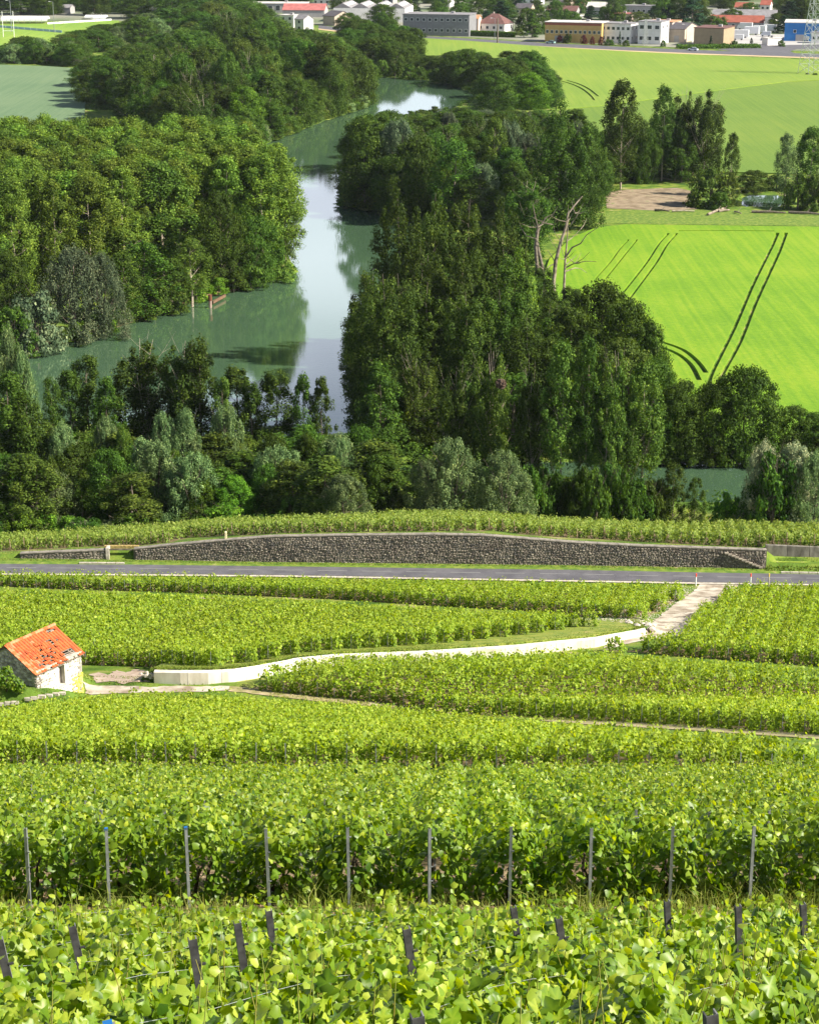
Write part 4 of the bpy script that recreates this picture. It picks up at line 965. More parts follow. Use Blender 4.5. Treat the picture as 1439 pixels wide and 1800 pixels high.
for q in acc:
    a, t0, dd = q[4], q[5], q[6]
    for j, tt in enumerate((t0-.05, t0+1.1, t0+2.3)):
        x_, y_ = a[0]+dd[0]*tt, a[1]+dd[1]*tt; mb.tube([(x_,y_,tz(x_,y_)-.1),(x_+random.uniform(-.08,.08),y_,tz(x_,y_)+random.uniform(.9,1.3 if j == 0 else .8))], .035, 4)
mb.build('vine_stakes', M['woodpost'], kind='stuff', label='brown stakes and vine stems under the terrace vines behind the stone wall', cat='stakes')
print('vine rows', nrows)
# bush-like vine at the left edge in front of the hut gable
gg = G(12, 1214); bushv = thing('vine_bush', 'leafy vine bush at the left edge of the photograph beside the hut gable', 'vine', (0,0,0))
cs_ = np.array([[-.9,0,.55,.6],[-.2,.1,.8,.62],[.45,0,.5,.5],[-.5,-.2,1.15,.4],[.1,0,1.25,.3],[.8,-.1,.3,.35]]); i_ = rng.integers(0, 6, 1100); dd = nrm(rng.normal(size=(1100,3)))
C = np.array([gg[0], gg[1], gg[2]])+cs_[i_,:3]+dd*(cs_[i_,3]*rng.uniform(.55,1.15,1100))[:,None]; N = dd+rng.normal(0,.5,(1100,3))+np.array([0,0,.4]); sz = rng.uniform(.09,.2,1100); tint = np.clip(rng.normal(.42,.2,1100),0,1)
V_, F_, kk = leafcloud(C, N, sz, LEAF_MID, LEAF_MID_F); ob('foliage', npmesh('foliage', V_, F_, 3, M['vine'], tint=np.repeat(tint, kk)), bushv, kind='stuff')
MB().tube([(gg[0],gg[1],gg[2]-.1),(gg[0]+.05,gg[1],gg[2]+.7)], .04, 6).build('trunk', M['vinewood'], bushv)

# weeds and grass in the gap before the second block, and along verges
def tufts(name, pts, n, hgt, wid, m, label, yrange=None, lo=.2, hi=1.0):
    C = pts(n); n = len(C); dirs = rng.normal(0, .35, (n,3)); dirs[:,2] = 1; dirs = nrm(dirs); h_ = hgt*rng.uniform(.4,1.2,n)
    sd_ = nrm(np.cross(dirs, rng.normal(size=(n,3))))*wid*rng.uniform(.6,1.3,n)[:,None]/2
    bend = rng.normal(0, .3, (n,3)); bend[:,2] = -.15
    a0, a1 = C-sd_, C+sd_; mid0 = C+dirs*h_[:,None]*.55-sd_*.8; mid1 = C+dirs*h_[:,None]*.55+sd_*.8; tip = C+dirs*h_[:,None]+bend*h_[:,None]
    V_ = np.stack([a0,a1,mid1,mid0,tip],1).reshape(-1,3); F_ = (np.array([(0,1,2),(0,2,3),(3,2,4)])[None]+(np.arange(n)*5)[:,None,None]).reshape(-1,3)
    return ob(name, npmesh(name, V_, F_, 3, m, tint=np.repeat(np.clip(rng.uniform(lo,hi,n),0,1), 5)), kind='stuff', label=label, cat='grass')
def on_terrain(fx):
    def f(n):
        x_, y_ = fx(n); return np.stack([x_, y_, terrain(x_, y_)], -1)
    return f
def gapf(n):
    y_ = rng.uniform(18.6, 25.2, n); x_ = rng.uniform(-1, 1, n)*.23*y_
    den = np.sin(x_*2.3+1)+np.sin(x_*5.1+y_*2)+rng.normal(0,.6,n); ok = den > .1; return x_[ok], y_[ok]
tufts('grass', on_terrain(gapf), 20000, .21, .012, M['weed'], 'dry weeds and grass on the bare strip before the long vine rows', lo=.35)
def gapf2(n):
    y_ = rng.normal(24.2, .7, n); x_ = rng.choice([3.6,5.2,-1.0,2.1,-3.8,4.4], n)+rng.normal(0,.35,n); return x_, y_
tufts('grass', on_terrain(gapf2), 6000, .42, .012, M['weed'], 'taller wild grass clumps between the metal end posts', lo=.25, hi=.85)
def bankf(n):
    i = rng.integers(0, len(cw)-1, n); t_ = rng.random(n); x_ = cw[i,0]*(1-t_)+cw[i+1,0]*t_; y_ = np.interp(x_, cw[:,0], cw[:,1])+.35+rng.exponential(1.6, n); return x_, y_
tufts('grass', on_terrain(bankf), 9000, .16, .05, M['weed'], 'grass on the bank along the top of the concrete wall', lo=0, hi=.8)
def vergef(n):
    x_ = rng.uniform(-40, 48, n); return x_, yw_of(x_)-rng.uniform(.1,.7,n)
tufts('grass', on_terrain(vergef), 5000, .22, .07, M['weed'], 'grass verge between the road and the foot of the stone wall', lo=0, hi=.7)
def hutf(n):
    x_ = rng.uniform(-27, -12.5, n); y_ = rng.uniform(110.2, 121, n); a_ = (x_-hx)*HN[0]+(y_-hy)*HN[1]; l_ = (x_-hx)*HW[0]+(y_-hy)*HW[1]
    ok = ~((a_ < .1) & (a_ > -HG-.1) & (l_ > -.1) & (l_ < HL+.1)) & ~((y_ < 117.0) & (y_ > 115.0) & (x_ > -20)); ok &= (np.sin(x_*1.7)+np.sin(y_*2.1+x_)+rng.normal(0,.5,n) > -.2); return x_[ok], y_[ok]
tufts('grass', on_terrain(hutf), 9000, .14, .05, M['weed'], 'short grass on the bank and bare ground around the hut', lo=0, hi=.7)
def terf(n):
    x_ = rng.uniform(-44, 50, n); return x_, yw_of(x_)+.5+rng.uniform(0,3.2,n)
tufts('grass', on_terrain(terf), 7000, .14, .07, M['weed'], 'grass on the ledge above the stone wall', lo=0, hi=.8)
def pathf(n):
    u_ = rng.random(n); x_ = rng.uniform(-9, 30, n); y_ = np.interp(x_, [-9,0,9,30], [117.0,111.5,104.0,93.5])+rng.normal(0,.9,n); return x_, y_
tufts('grass', on_terrain(pathf), 6000, .18, .05, M['weed'], 'dry grass along the narrow path between two vineyard blocks', lo=.1, hi=1)
# clods of soil and leaf litter before the long rows
def clods(n, fx, r, m, name, label):
    x_, y_ = fx(n); z_ = terrain(x_, y_); n = len(x_); C = np.stack([x_, y_, z_], -1)
    o8 = np.array([[1,0,0],[0,1,0],[-1,0,0],[0,-1,0],[0,0,.7]]); V_ = (C[:,None]+o8[None]*rng.uniform(.4,1.3,(n,5,1))*r).reshape(-1,3)
    F_ = (np.array([(0,1,4),(1,2,4),(2,3,4),(3,0,4)])[None]+(np.arange(n)*5)[:,None,None]).reshape(-1,3)
    ob(name, npmesh(name, V_, F_, 3, m), kind='stuff', label=label, cat='soil')
clods(5000, lambda n: (lambda y_: (rng.uniform(-1,1,n)*.23*y_, y_))(rng.uniform(19.2,29,n)), .035, M['soil'], 'soil_clods', 'reddish brown clods and litter under the near ends of the vines')
clods(2500, lambda n: (lambda y_: (np.interp(y_, [150,164],[17.2,25.5])+rng.uniform(-3.5,3.5,n), y_))(rng.uniform(140,165,n)), .07, M['chalk'], 'track_stones', 'loose pale stones scattered over the gravel track')
# ledge details: marker stones, saplings
mk_ = P(398, 950, 14)
x_ = float(at_y(398, 948, 172)[0]); MB().hexa([(x_-.1,float(yw_of(x_))+.3,wtop(x_)-.1),(x_+.1,float(yw_of(x_))+.3,wtop(x_)-.1),(x_+.1,float(yw_of(x_))+.5,wtop(x_)-.1),(x_-.1,float(yw_of(x_))+.5,wtop(x_)-.1),
   (x_-.08,float(yw_of(x_))+.32,wtop(x_)+.62),(x_+.08,float(yw_of(x_))+.32,wtop(x_)+.62),(x_+.08,float(yw_of(x_))+.48,wtop(x_)+.7),(x_-.08,float(yw_of(x_))+.48,wtop(x_)+.7)]).build('boundary_stone', mat('cream_stone', (0.7,0.62,0.38), .8), label='small cream boundary stone standing on top of the stone wall', cat='boundary stone')
for u, lab in ((1222,'left of the track mouth'),(1318,'right of the track mouth'),(1350,'among the vines near the right edge')):
    g_ = G(u, 1030, 0); bol = thing('marker_bollard', 'small red topped road marker '+lab, 'road marker', (g_[0], g_[1], g_[2]))
    MB().tube([(0,0,-.1),(0,0,.85)], .05, 8).build('shaft', M['white'] if u < 1340 else M['chalk'], bol)
    MB().tube([(0,0,.853),(0,0,1.15)], .055, 8).build('top', mat('marker_red', (0.75,0.08,0.04), .6) if u < 1340 else mat('marker_yellow', (0.7,0.5,0.1), .6), bol)
#TREES
# ------------------------------------------------------------------ trees
def crownmesh(seed, H, R, base, ncl, per, leaf, cr, elong=1.0, prof='ovoid', droop=0.0, lean=0.0, shape=LEAF_LO, faces=LEAF_LO_F, gaps=0.0):
    g = np.random.default_rng(seed)
    t = g.uniform(.02, 1, ncl)**(.85)
    if prof == 'ovoid': Rf = np.clip(np.sin(np.pi*np.clip(t*.93+.05,0,1)**.85), .08, 1)**.6
    elif prof == 'round': Rf = np.sqrt(np.clip(1-(2*t-.9)**2/1.21, .05, 1))
    elif prof == 'dome': Rf = np.sqrt(np.clip(1-t**2.2, .05, 1))
    elif prof == 'cone': Rf = np.clip(1-t, .06, 1)**.8
    else: Rf = np.clip(1-.75*t**2.5, .2, 1)*np.clip(.55+t*1.5, 0, 1)
    th = g.uniform(0, 2*np.pi, ncl); lob = 1+.18*np.sin(th*2+seed)+.13*np.sin(th*3+seed*2+t*4)+.10*np.sin(th*5+t*9)
    rr = np.where(g.random(ncl) < .72, g.uniform(.72, 1.0, ncl), np.sqrt(g.uniform(0, .6, ncl)))
    cx = np.cos(th)*rr*Rf*R*lob; cy = np.sin(th)*rr*Rf*R*lob; cz = H*(base+(1-base)*t)-cr*.5
    if prof in ('plume', 'spires'):   # several leading stems, each with its own top
        nl = 11 if prof == 'plume' else 6; la = np.arange(nl)*2.4+g.uniform(0, .5, nl); lr = R*.80*np.sqrt((np.arange(nl)+.3)/nl)
        lh = 1-.30*(lr/R)**1.5-g.uniform(0, .14, nl); j = g.integers(0, nl, ncl); t = g.uniform(0, 1, ncl)**.8
        wr = (.36 if prof == 'plume' else .42)*R*np.clip(1-t**2.2, .06, 1)**.6*np.sqrt(g.uniform(.15, 1, ncl)); a_ = g.uniform(0, 2*np.pi, ncl); sp_ = .55+.45*t
        cx = np.cos(la[j])*lr[j]*sp_+np.cos(a_)*wr; cy = np.sin(la[j])*lr[j]*sp_+np.sin(a_)*wr; cz = H*lh[j]*(base+(1-base)*t)-cr*.5
    crr = cr*g.uniform(.55, 1.35, ncl)*(1-.35*t); ctint = g.normal(0, .10, ncl)
    if gaps: keep = (np.sin(cz*1.1+th*2)+g.normal(0, .5, ncl)) > -1+gaps; cx, cy, cz, crr, ctint = [q[keep] for q in (cx, cy, cz, crr, ctint)]
    ncl = len(cx); i = np.repeat(np.arange(ncl), per); n = len(i)
    d_ = nrm(g.normal(size=(n,3))); rad = crr[i]*g.uniform(.45, 1.12, n)
    off = d_*rad[:,None]; off[:,2] *= elong
    if droop: off[:,2] -= droop*np.hypot(off[:,0], off[:,1])*1.2
    C = np.stack([cx[i], cy[i], cz[i]], -1)+off; C[:,2] = np.maximum(C[:,2], .15)
    outv = np.stack([C[:,0], C[:,1], np.zeros(n)], -1)/max(R, .1)
    N = d_*.8+outv*.45+np.array([0,0,.35])+g.normal(0, .45, (n,3))
    sz = leaf*g.uniform(.55, 1.25, n)
    roll = None
    V_, F_, kk = leafcloud(C, N, sz, shape, faces)
    tint = np.clip(.45+ctint[i]+g.normal(0, .17, n), 0, 1)
    return npmesh('crown', V_, F_, 3, M['crown'], tint=np.repeat(tint, kk))
def trunkmesh(seed, H, base, R, r0, limbs, m, multi=1, top=.9, up=.6):
    rd = random.Random(seed); mb = MB()
    for k in range(multi):
        ax = rd.uniform(-.06,.06)*H*(multi > 1)*1.6; ay = rd.uniform(-.06,.06)*H*(multi > 1)*1.6; pts = []; n = 7
        for i in range(n):
            f = i/(n-1); pts.append((ax*f+rd.uniform(-.012,.012)*H*f, ay*f+rd.uniform(-.012,.012)*H*f, -.4+f*(H*top+.4)))
        mb.tube(pts, [r0*(1-.85*i/(n-1)) for i in range(n)], 7)
        for j in range(limbs):
            f = rd.uniform(max(base*.75,.12), .88); q = Vector(pts[0]).lerp(Vector(pts[-1]), f); i0 = min(int(f*(n-1)), n-2); ff = f*(n-1)-i0
            q = Vector(pts[i0]).lerp(Vector(pts[i0+1]), ff); a = rd.uniform(0, 6.28); L = R*rd.uniform(.6, 1.05)*(1-.4*f)
            e = q+Vector((math.cos(a)*L, math.sin(a)*L, L*up*rd.uniform(.8,1.6))); md = q.lerp(e, .5)+Vector((0,0,-.06*L))
            rl = r0*(1-.85*f)*.5; mb.tube([q, md, e], [rl, rl*.6, rl*.2], 5)
            for _ in range(2):
                b2 = Vector(md)+Vector((rd.uniform(-1,1), rd.uniform(-1,1), rd.uniform(.3,1)))*L*.5; mb.tube([md, b2], [rl*.45, rl*.12], 4)
    return mb.mesh('trunk', m)
KIND = {}
def kind(name, nvar, H, R, base, ncl, per, leaf, cr, tr=(.22, 8), tm='bark', multi=1, up=.6, **kw):
    KIND[name] = [(crownmesh(hash_(name)+i*13, H, R, base, ncl, per, leaf, cr, **kw), trunkmesh(hash_(name)+i, H, base, R, tr[0], tr[1], M[tm], multi, up=up), H, R) for i in range(nvar)]
def hash_(s): return sum(ord(c)*(i+3) for i, c in enumerate(s)) % 9973
kind('plantation', 3, 22, 3.7, .08, 110, 125, .29, 1.35, elong=1.05, prof='ovoid', tm='palebark')
kind('plume', 3, 27, 7.2, .02, 300, 90, .36, 1.5, elong=1.15, prof='plume')
kind('tallpoplar', 3, 21, 3.6, .22, 140, 90, .32, 1.15, tr=(.22, 12), tm='palebark', elong=1.3, prof='ovoid', gaps=.08, up=1.3)
kind('broadpoplar', 2, 21, 6.2, .08, 200, 100, .35, 1.45, tr=(.22, 12), tm='palebark', multi=2, elong=1.15, prof='spires', gaps=0, up=1.1)
kind('round', 4, 15, 6.4, .02, 220, 105, .33, 1.65, prof='round', elong=.8)
kind('willow', 3, 10, 6.0, .02, 160, 130, .24, 1.15, prof='dome', elong=.95, droop=.35, tr=(.3,6), multi=2)
kind('aspen', 3, 17, 2.9, .08, 95, 115, .28, .95, prof='ovoid', elong=1.35, tr=(.18, 10), gaps=.05, up=1.1)
kind('bush', 3, 5, 3.2, .0, 60, 90, .30, .95, prof='dome', elong=.8, tr=(.1, 5), multi=3)
kind('conifer', 2, 16, 3.2, .03, 110, 60, .42, .9, prof='cone', elong=.7)
NM = {'plantation':'poplar_tree','plume':'poplar_tree','tallpoplar':'poplar_tree','broadpoplar':'poplar_tree','round':'broadleaf_tree','willow':'willow_tree','aspen':'aspen_tree','bush':'bush','conifer':'conifer_tree'}
CATN = {'poplar_tree':'tree','broadleaf_tree':'tree','willow_tree':'tree','aspen_tree':'tree','bush':'bush','conifer_tree':'tree'}
ntree = 0; TK = {}; PLACED = []
def plant(k, x, y, H, R=None, m=None, label='', group=None, z=None, rz=None, trunk=True, name=None):
    global ntree
    var = random.choice(KIND[k]); nm = NM[k]
    z = tz(x, y) if z is None else z
    if name: nm = name
    root = thing(nm, label, CATN.get(nm, 'tree'), (x, y, z), random.uniform(0, 6.28) if rz is None else rz, group)
    sx = (R/var[3]) if R else H/var[2]*random.uniform(.85, 1.2); root.scale = (sx*random.uniform(.94,1.06), sx*random.uniform(.94,1.06), H/var[2])
    c = ob('crown', var[0], root)
    c.color = MIDC[m]+(1,)
    if trunk: ob('trunk', var[1], root)
    ntree += 1; TK[nm] = TK.get(nm, 0)+1; PLACED.append((x, y)); return root
def tpx(k, u, vt, vb, wpx, m, label, group=None, y=None, zg=None, **kw):
    """tree whose top shows at (u, vt) and whose foot stands at photo row vb (or depth y)"""
    if y is None: y = float(P(u, vb, .5)[1])
    p_ = at_y(u, vt, y); zg = tz(p_[0], y) if zg is None else zg
    R = wpx/2/F*math.hypot(y, CAMZ)*.93
    return plant(k, float(p_[0]), y, (float(p_[2])-zg)*(1.10 if k == 'plume' else 1.04 if k == 'broadpoplar' else 1), R, m, label, group, z=max(zg, .3) if y > 225 else zg, **kw)
def fill(pts, sp_, kinds, Hr, label, group, R=None, world=False, keepout=None, vtopmin=None, prune=1.0, minz=True, name=None):
    poly = pts if world else [tuple(P(u, v, .5)[:2]) for u, v in pts]
    a = np.array(poly); x0, y0 = a.min(0); x1, y1 = a.max(0); n = 0
    y = y0; r_ = 0
    while y < y1:
        x = x0+(sp_/2 if r_ % 2 else 0)
        while x < x1:
            qx, qy = x+random.uniform(-.33,.33)*sp_, y+random.uniform(-.33,.33)*sp_; x += sp_
            if abs(qx) > .2135*qy+4: continue
            if not inside(np.array([qx]), np.array([qy]), poly)[0]: continue
            if inside(np.array([qx]), np.array([qy]), riv)[0] or random.random() > prune: continue
            if keepout is not None and keepout(qx, qy): continue
            k, m = random.choice(kinds); H = random.uniform(*Hr) if not callable(Hr) else Hr(qx, qy)
            if vtopmin is not None:  # nothing above the outline seen in the photograph
                u_ = 719.5+F*qx/(qy*cp+(CAMZ-H)*sp)
                vt = vtopmin(u_); zt_ = float(at_y(u_, vt, qy)[2])-.5; H = min(H, zt_*random.uniform(.74, 1.02))
                if H < 4: continue
            fy = (qy-y0)/(y1-y0); us = uof(qx, qy, H*.8); ul, ur = uof(x0, y1, 5), uof(x1, y1, 5); ul, ur = max(ul, 0), min(ur, 1439); fx = (us-ul)/max(ur-ul, 1)
            where = ('front' if fy < .25 else 'nearer middle' if fy < .5 else 'farther middle' if fy < .75 else 'back')+' '+('left' if fx < .3 else 'centre' if fx < .7 else 'right')
            plant(k, qx, qy, H, R*random.uniform(.85,1.2) if R else None, m, label+', '+where, group, name=name if NM[k] == 'broadleaf_tree' or name == 'plantation_poplar' else None); n += 1
        y += sp_*.87; r_ += 1
    print('fill', n, label); return n
def outline(pts): return lambda u: float(np.interp(u, [p_[0] for p_ in pts], [p_[1] for p_ in pts]))
# the poplar plantation on the left bank
n1 = fill([(-300,575),(0,560),(60,545),(200,520),(330,490),(420,480),(470,478),(506,474),(500,455),(480,432),(452,400),(425,383),(300,381),(-300,381)], 5.6, [('plantation','poplar')]*5+[('plantation','olive')],
     lambda x, y: random.uniform(21.0, 23.0), 'poplar in the left bank plantation', 'poplars of the left plantation', R=4.5, name='plantation_poplar')
tpx('plantation', 470, 292, 450, 70, 'olive', 'yellowish poplar at the river edge corner of the left plantation')
tpx('plantation', 500, 350, 470, 60, 'olive', 'lower yellow green poplar overhanging the water at the tip of the left plantation')
tpx('round', 385, 332, 505, 85, 'broad', 'dark round tree standing in front of the plantation near its river corner')
tpx('round', 450, 380, 498, 80, 'broad', 'dark green tree low at the waterside below the plantation corner')
for u, vt, vb, w_, k, m, lab in [
    (125,432,592,150,'willow','greywillow','large grey green willow on the left bank before the plantation'),
    (178,462,588,90,'willow','greywillow','smaller grey willow leaning against the large one on the left bank'),
    (60,515,612,110,'bush','greywillow','wide grey bush at the waterline near the left edge'),(20,545,622,80,'bush','broad','dark bush at the left end of the far bank'),
    (12,440,575,90,'round','broad','dark tree half cut by the left edge above the bank bushes'),
    (250,430,556,100,'aspen','broad','tall dark tree beside the grey willow on the left bank'),(215,455,572,70,'aspen','broad','upright tree just right of the grey willow'),
    (300,470,545,80,'aspen','broad','fresh green tree on the bank above the muddy edge'),(335,435,535,80,'tallpoplar','olive','yellow green sparse poplar over the muddy bank'),
    (270,500,556,70,'bush','broad','low green bush at the mud line left of the water post'),(345,485,525,55,'bush','bright','small bright bush left of the rusty water post'),
    (385,490,513,40,'bush','bright','small bush right of the rusty water post'),(410,470,508,60,'bush','broad','dark bush overhanging the water right of the water post'),
    (440,450,503,70,'bush','broad','rounded waterside bush under the plantation corner'),(480,440,490,70,'bush','olive','olive bush at the water under the plantation tip'),
    (140,572,594,45,'bush','bright','low bright green plants on the left bank below the willow'),(185,566,584,50,'bush','bright','second patch of low bright plants right of the willow foot'),(110,585,600,30,'bush','bright','little bright shrub at the water below the willow'),
    (300,505,547,60,'bush','broad','leafy bush hanging over the mud between two upright trees')]:
    tpx(k, u, vt, vb, w_, m, lab)
# upper left wood between the wheat field and the river
ol = outline([(100,100),(150,100),(200,85),(260,65),(330,40),(400,5),(450,10),(490,40),(540,45),(600,62),(640,90),(660,110),(700,110)])
def H_ul(x, y): return random.choice((random.uniform(9, 14), random.uniform(14, 18), random.uniform(18, 23)))
fill([(412,262),(470,245),(552,213),(632,186),(648,168),(640,128),(600,92),(540,82),(470,78),(380,76),(300,84),(200,100),(150,121),(154,175),(180,212),(260,255),(330,300),(400,300)], 12.6,
     [('round','broad')]*3+[('broadpoplar','darkpop'),('plume','darkpop'),('plume','olive'),('round','olive'),('aspen','broad'),('plume','broad')], H_ul, 'tree in the wood between wheat field and river', 'trees of the upper left wood', R=6.2, vtopmin=ol, name='woodland_tree')
for u, vt, vb, w_, k, m, lab in [(265,88,205,120,'broadpoplar','olive','tall olive green tree rising from the front of the upper left wood'),(355,105,225,90,'broadpoplar','olive','second olive poplar right in the upper left wood'),
    (195,105,190,90,'round','broad','broad dark tree at the wheat field corner of the wood'),(160,120,180,60,'round','broad','dark tree at the outer corner over the wheat field'),
    (575,60,195,110,'plume','darkpop','tall drooping poplar near the river end of the upper left wood'),(622,90,185,90,'round','broad','rounded light green tree leaning over the river at the wood end'),
    (430,150,246,80,'round','bright','fresh green round tree on the river edge of the wood'),(300,190,262,110,'round','olive','rounded olive tree low at the front of the wood'),(380,205,262,60,'aspen','olive','light green upright tree where the wood meets the plantation'),
    (470,130,232,70,'aspen','broad','upright waterside tree midway along the wood'),(520,135,222,80,'round','broad','dark waterside tree in the middle of the wood edge'),(545,140,212,55,'aspen','broad','slim waterside tree right of the middle of the wood edge')]:
    tpx(k, u, vt, vb, w_, m, lab)
# hedge between wheat field and pitch
fill([(-200,110),(0,111),(80,113),(150,118),(150,98),(80,90),(0,92),(-200,92)], 9, [('round','broad'),('bush','broad'),('willow','willow'),('round','broad')], (7, 11), 'hedge tree between wheat field and sports pitch', 'hedge trees beside the sports pitch', R=5.5, vtopmin=outline([(0,85),(30,62),(60,55),(85,78),(105,80),(110,55),(160,46),(200,38)]))
fill([(110,85),(150,95),(300,78),(400,70),(480,66),(560,72),(560,56),(480,50),(380,40),(300,38),(210,50)], 15, [('round','broad')]*3+[('aspen','broad'),('willow','willow'),('round','olive')], (13, 19), 'tree in the far upper part of the left wood', 'trees behind the upper left wood', R=8, vtopmin=outline([(100,60),(150,45),(200,40),(260,22),(330,5),(370,-5),(440,-5),(480,20),(495,48),(560,50),(600,60)]))
# trees over the far bend of the river
fill([(648,128),(650,100),(690,92),(720,100),(720,132)], 9, [('round','broad')], (11, 16), 'dark tree on the far side of the river bend', 'trees at the far river bend', R=5.5, vtopmin=outline([(640,55),(670,60),(700,68),(730,75)]))
fill([(600,95),(610,62),(640,60),(680,66),(740,100),(700,112)], 13, [('round','broad')], (9, 13), 'dark tree between the wood and the far barley field', 'trees by the far barley field edge', R=5.5)
fill([(720,134),(800,147),(850,168),(900,187),(965,188),(975,165),(955,135),(850,118),(760,112),(720,110)], 10.5, [('round','broad')]*4+[('willow','willow'),('aspen','broad')], (10, 15), 'tree in the clump between river bend and barley', 'trees right of the river bend', R=5.2, vtopmin=outline([(700,100),(740,90),(775,95),(810,85),(850,88),(875,105),(890,90),(930,88),(955,110),(975,140)]))
for u, vt, vb, w_, m, lab in [(870,122,194,90,'broad','big rounded dark tree at the front of the clump beside the far barley field'),(930,126,190,80,'bright','lighter green rounded tree at the right end of the river bend clump'),(822,85,150,75,'broad','rounded tree above the far river bend'),(935,88,165,80,'broad','tall crown at the back right of the river bend clump')]:
    tpx('round', u, vt, vb, w_, m, lab)
# right bank wood
ol2 = outline([(590,245),(615,205),(650,192),(700,188),(735,205),(770,196),(800,190),(860,192),(920,195),(960,192),(1000,190),(1040,205),(1060,240)])
fill([(618,362),(628,310),(665,262),(725,230),(775,205),(850,207),(930,212),(1005,232),(1060,290),(1062,335),(1050,372),(900,400),(760,398),(740,392),(682,374)], 8.4,
     [('round','broad')]*2+[('aspen','broad'),('aspen','darkpop'),('broadpoplar','darkpop'),('plume','darkpop'),('willow','greywillow')], lambda x, y: random.choice((random.uniform(9, 14), random.uniform(14, 21))), 'tree in the dark wood on the right river bank', 'trees of the right bank wood', R=4.9, vtopmin=ol2)
for u, vt, vb, w_, k, m, lab in [(640,200,362,110,'round','broad','large dark tree overhanging the river at the left end of the right bank wood'),(700,205,366,110,'willow','greywillow','greyish willow crown at the top of the right bank wood'),
    (690,270,372,100,'round','broad','dark lower tree at the waterline of the right bank wood'),(740,240,380,80,'round','broad','dark rounded tree beside the grey willow crown'),
    (985,190,405,130,'plume','darkpop','very large dark poplar at the right end of the right bank wood'),(1038,225,402,84,'plume','darkpop','dark dense poplar at the edge of the cut brush clearing'),
    (870,205,360,60,'tallpoplar','olive','slim pale trunked tree in the middle of the right bank wood'),(925,310,440,110,'broadpoplar','broad','open crowned green tree with pale boughs behind the dead tree')]:
    tpx(k, u, vt, vb, w_, m, lab)
# tall poplars by the clearing
fill([(1062,330),(1230,322),(1260,318),(1235,296),(1060,292)], 7.5, [('aspen','broad'),('round','broad'),('tallpoplar','broad')], (9, 16), 'tree in the belt behind the brush clearing', 'trees behind the clearing', R=3.6, vtopmin=outline([(1040,200),(1090,190),(1130,190),(1160,190),(1200,170),(1230,165),(1260,215),(1280,240)]))
for u, vt, vb, w_, k, m, lab in [(1096,138,334,74,'tallpoplar','darkpop','tallest pale trunked poplar standing at the clearing edge'),(1168,150,318,54,'tallpoplar','darkpop','slender straight poplar with bare pale trunk behind the clearing'),
    (1203,148,312,64,'broadpoplar','darkpop','tall poplar left of the broad one beside the far field'),(1242,150,318,94,'broadpoplar','darkpop','broad tall poplar at the right end of the clearing belt'),(1190,205,318,40,'tallpoplar','broad','short sparse poplar between the tall ones at the clearing'),
    (1288,232,345,34,'tallpoplar','broad','thin young poplar standing alone left of the pond'),(1385,232,362,40,'tallpoplar','willow','wispy grey young poplar beside the pond'),(1430,222,360,70,'tallpoplar','broad','poplar at the right edge of the photograph above the pond'),
    (1250,290,362,80,'bush','olive','olive scrub bush right of the cut brush clearing'),(1278,300,362,50,'willow','olive','tangled scrub tree left of the pond'),(1325,298,338,56,'round','broad','dark round shrub directly behind the pond'),
    (1365,305,334,50,'bush','broad','dark shrub to the right behind the pond'),(1405,300,368,60,'bush','olive','olive shrub right of the pond'),(1435,300,370,60,'bush','broad','shrub cut by the right edge near the pond'),(1265,335,368,44,'bush','broad','low dense scrub between the clearing and the pond')]:
    tpx(k, u, vt, vb, w_, m, lab)
# large dark poplar mass in the centre
ol3 = outline([(585,560),(600,540),(630,500),(655,440),(665,380),(690,345),(720,352),(760,335),(800,345),(830,345),(870,365),(905,360),(930,410),(950,450),(990,560),(975,540),(1010,520),(1060,488),(1110,500),(1140,560),(1170,640)])
for u, vt, vb, w_, m, lab in [(700,346,640,120,'darkpop','left summit of the big dark poplar group over the river'),(765,336,630,120,'darkpop','highest poplar in the middle of the big dark riverside group'),(825,346,620,110,'darkpop','third poplar summit of the big dark riverside group'),
    (885,362,640,110,'darkpop','right shoulder of the big dark poplar group beside the dead tree'),(655,470,690,120,'darkpop','dark poplar bulging over the river at the left of the big group'),(640,545,725,110,'darkpop','lowest dark poplar overhanging the river at the left of the big group'),
    (740,430,690,130,'darkpop','dark poplar in the middle front of the big group'),(830,450,700,130,'darkpop','broad dark poplar in the front of the big group'),(905,450,690,110,'poplar','lighter leaved poplar at the right front of the big group'),(680,600,760,110,'darkpop','shaded poplar low behind the front trees at the river')]:
    tpx('plume', u, vt, vb, w_, m, lab)
for u, vt, vb, w_, m, lab in [(1060,492,700,150,'broad','rounded dark tree below the dead tree at the lime green field'),(1105,520,740,130,'broad','round dark tree bulging toward the tramlines of the field'),(1005,540,720,130,'broad','dark tree directly below the dead tree'),(1100,590,790,150,'olive','olive green crown right of the pale trunked riverside poplars'),(1150,620,790,90,'broad','rounded tree at the right flank of the group by the curved tramlines'),(960,560,720,110,'broad','dark tree filling the gap between the big poplars and the dead tree'),(1035,600,760,120,'broad','broad dark tree behind the pale trunked poplars'),
    (1140,560,745,80,'broad','round tree at the field edge above the curved tramlines')]:
    tpx('round', u, vt, vb, w_, m, lab)
fill([(625,745),(640,670),(720,610),(860,600),(960,640),(1010,700),(960,770),(720,780)], 8.5, [('plume','darkpop')], (17, 24), 'shaded poplar inside the big dark riverside group', 'inner poplars of the big riverside group', R=5.6, vtopmin=outline([(585,600),(620,560),(655,460),(690,375),(760,365),(830,370),(905,390),(930,440),(1000,560),(1060,560)]))
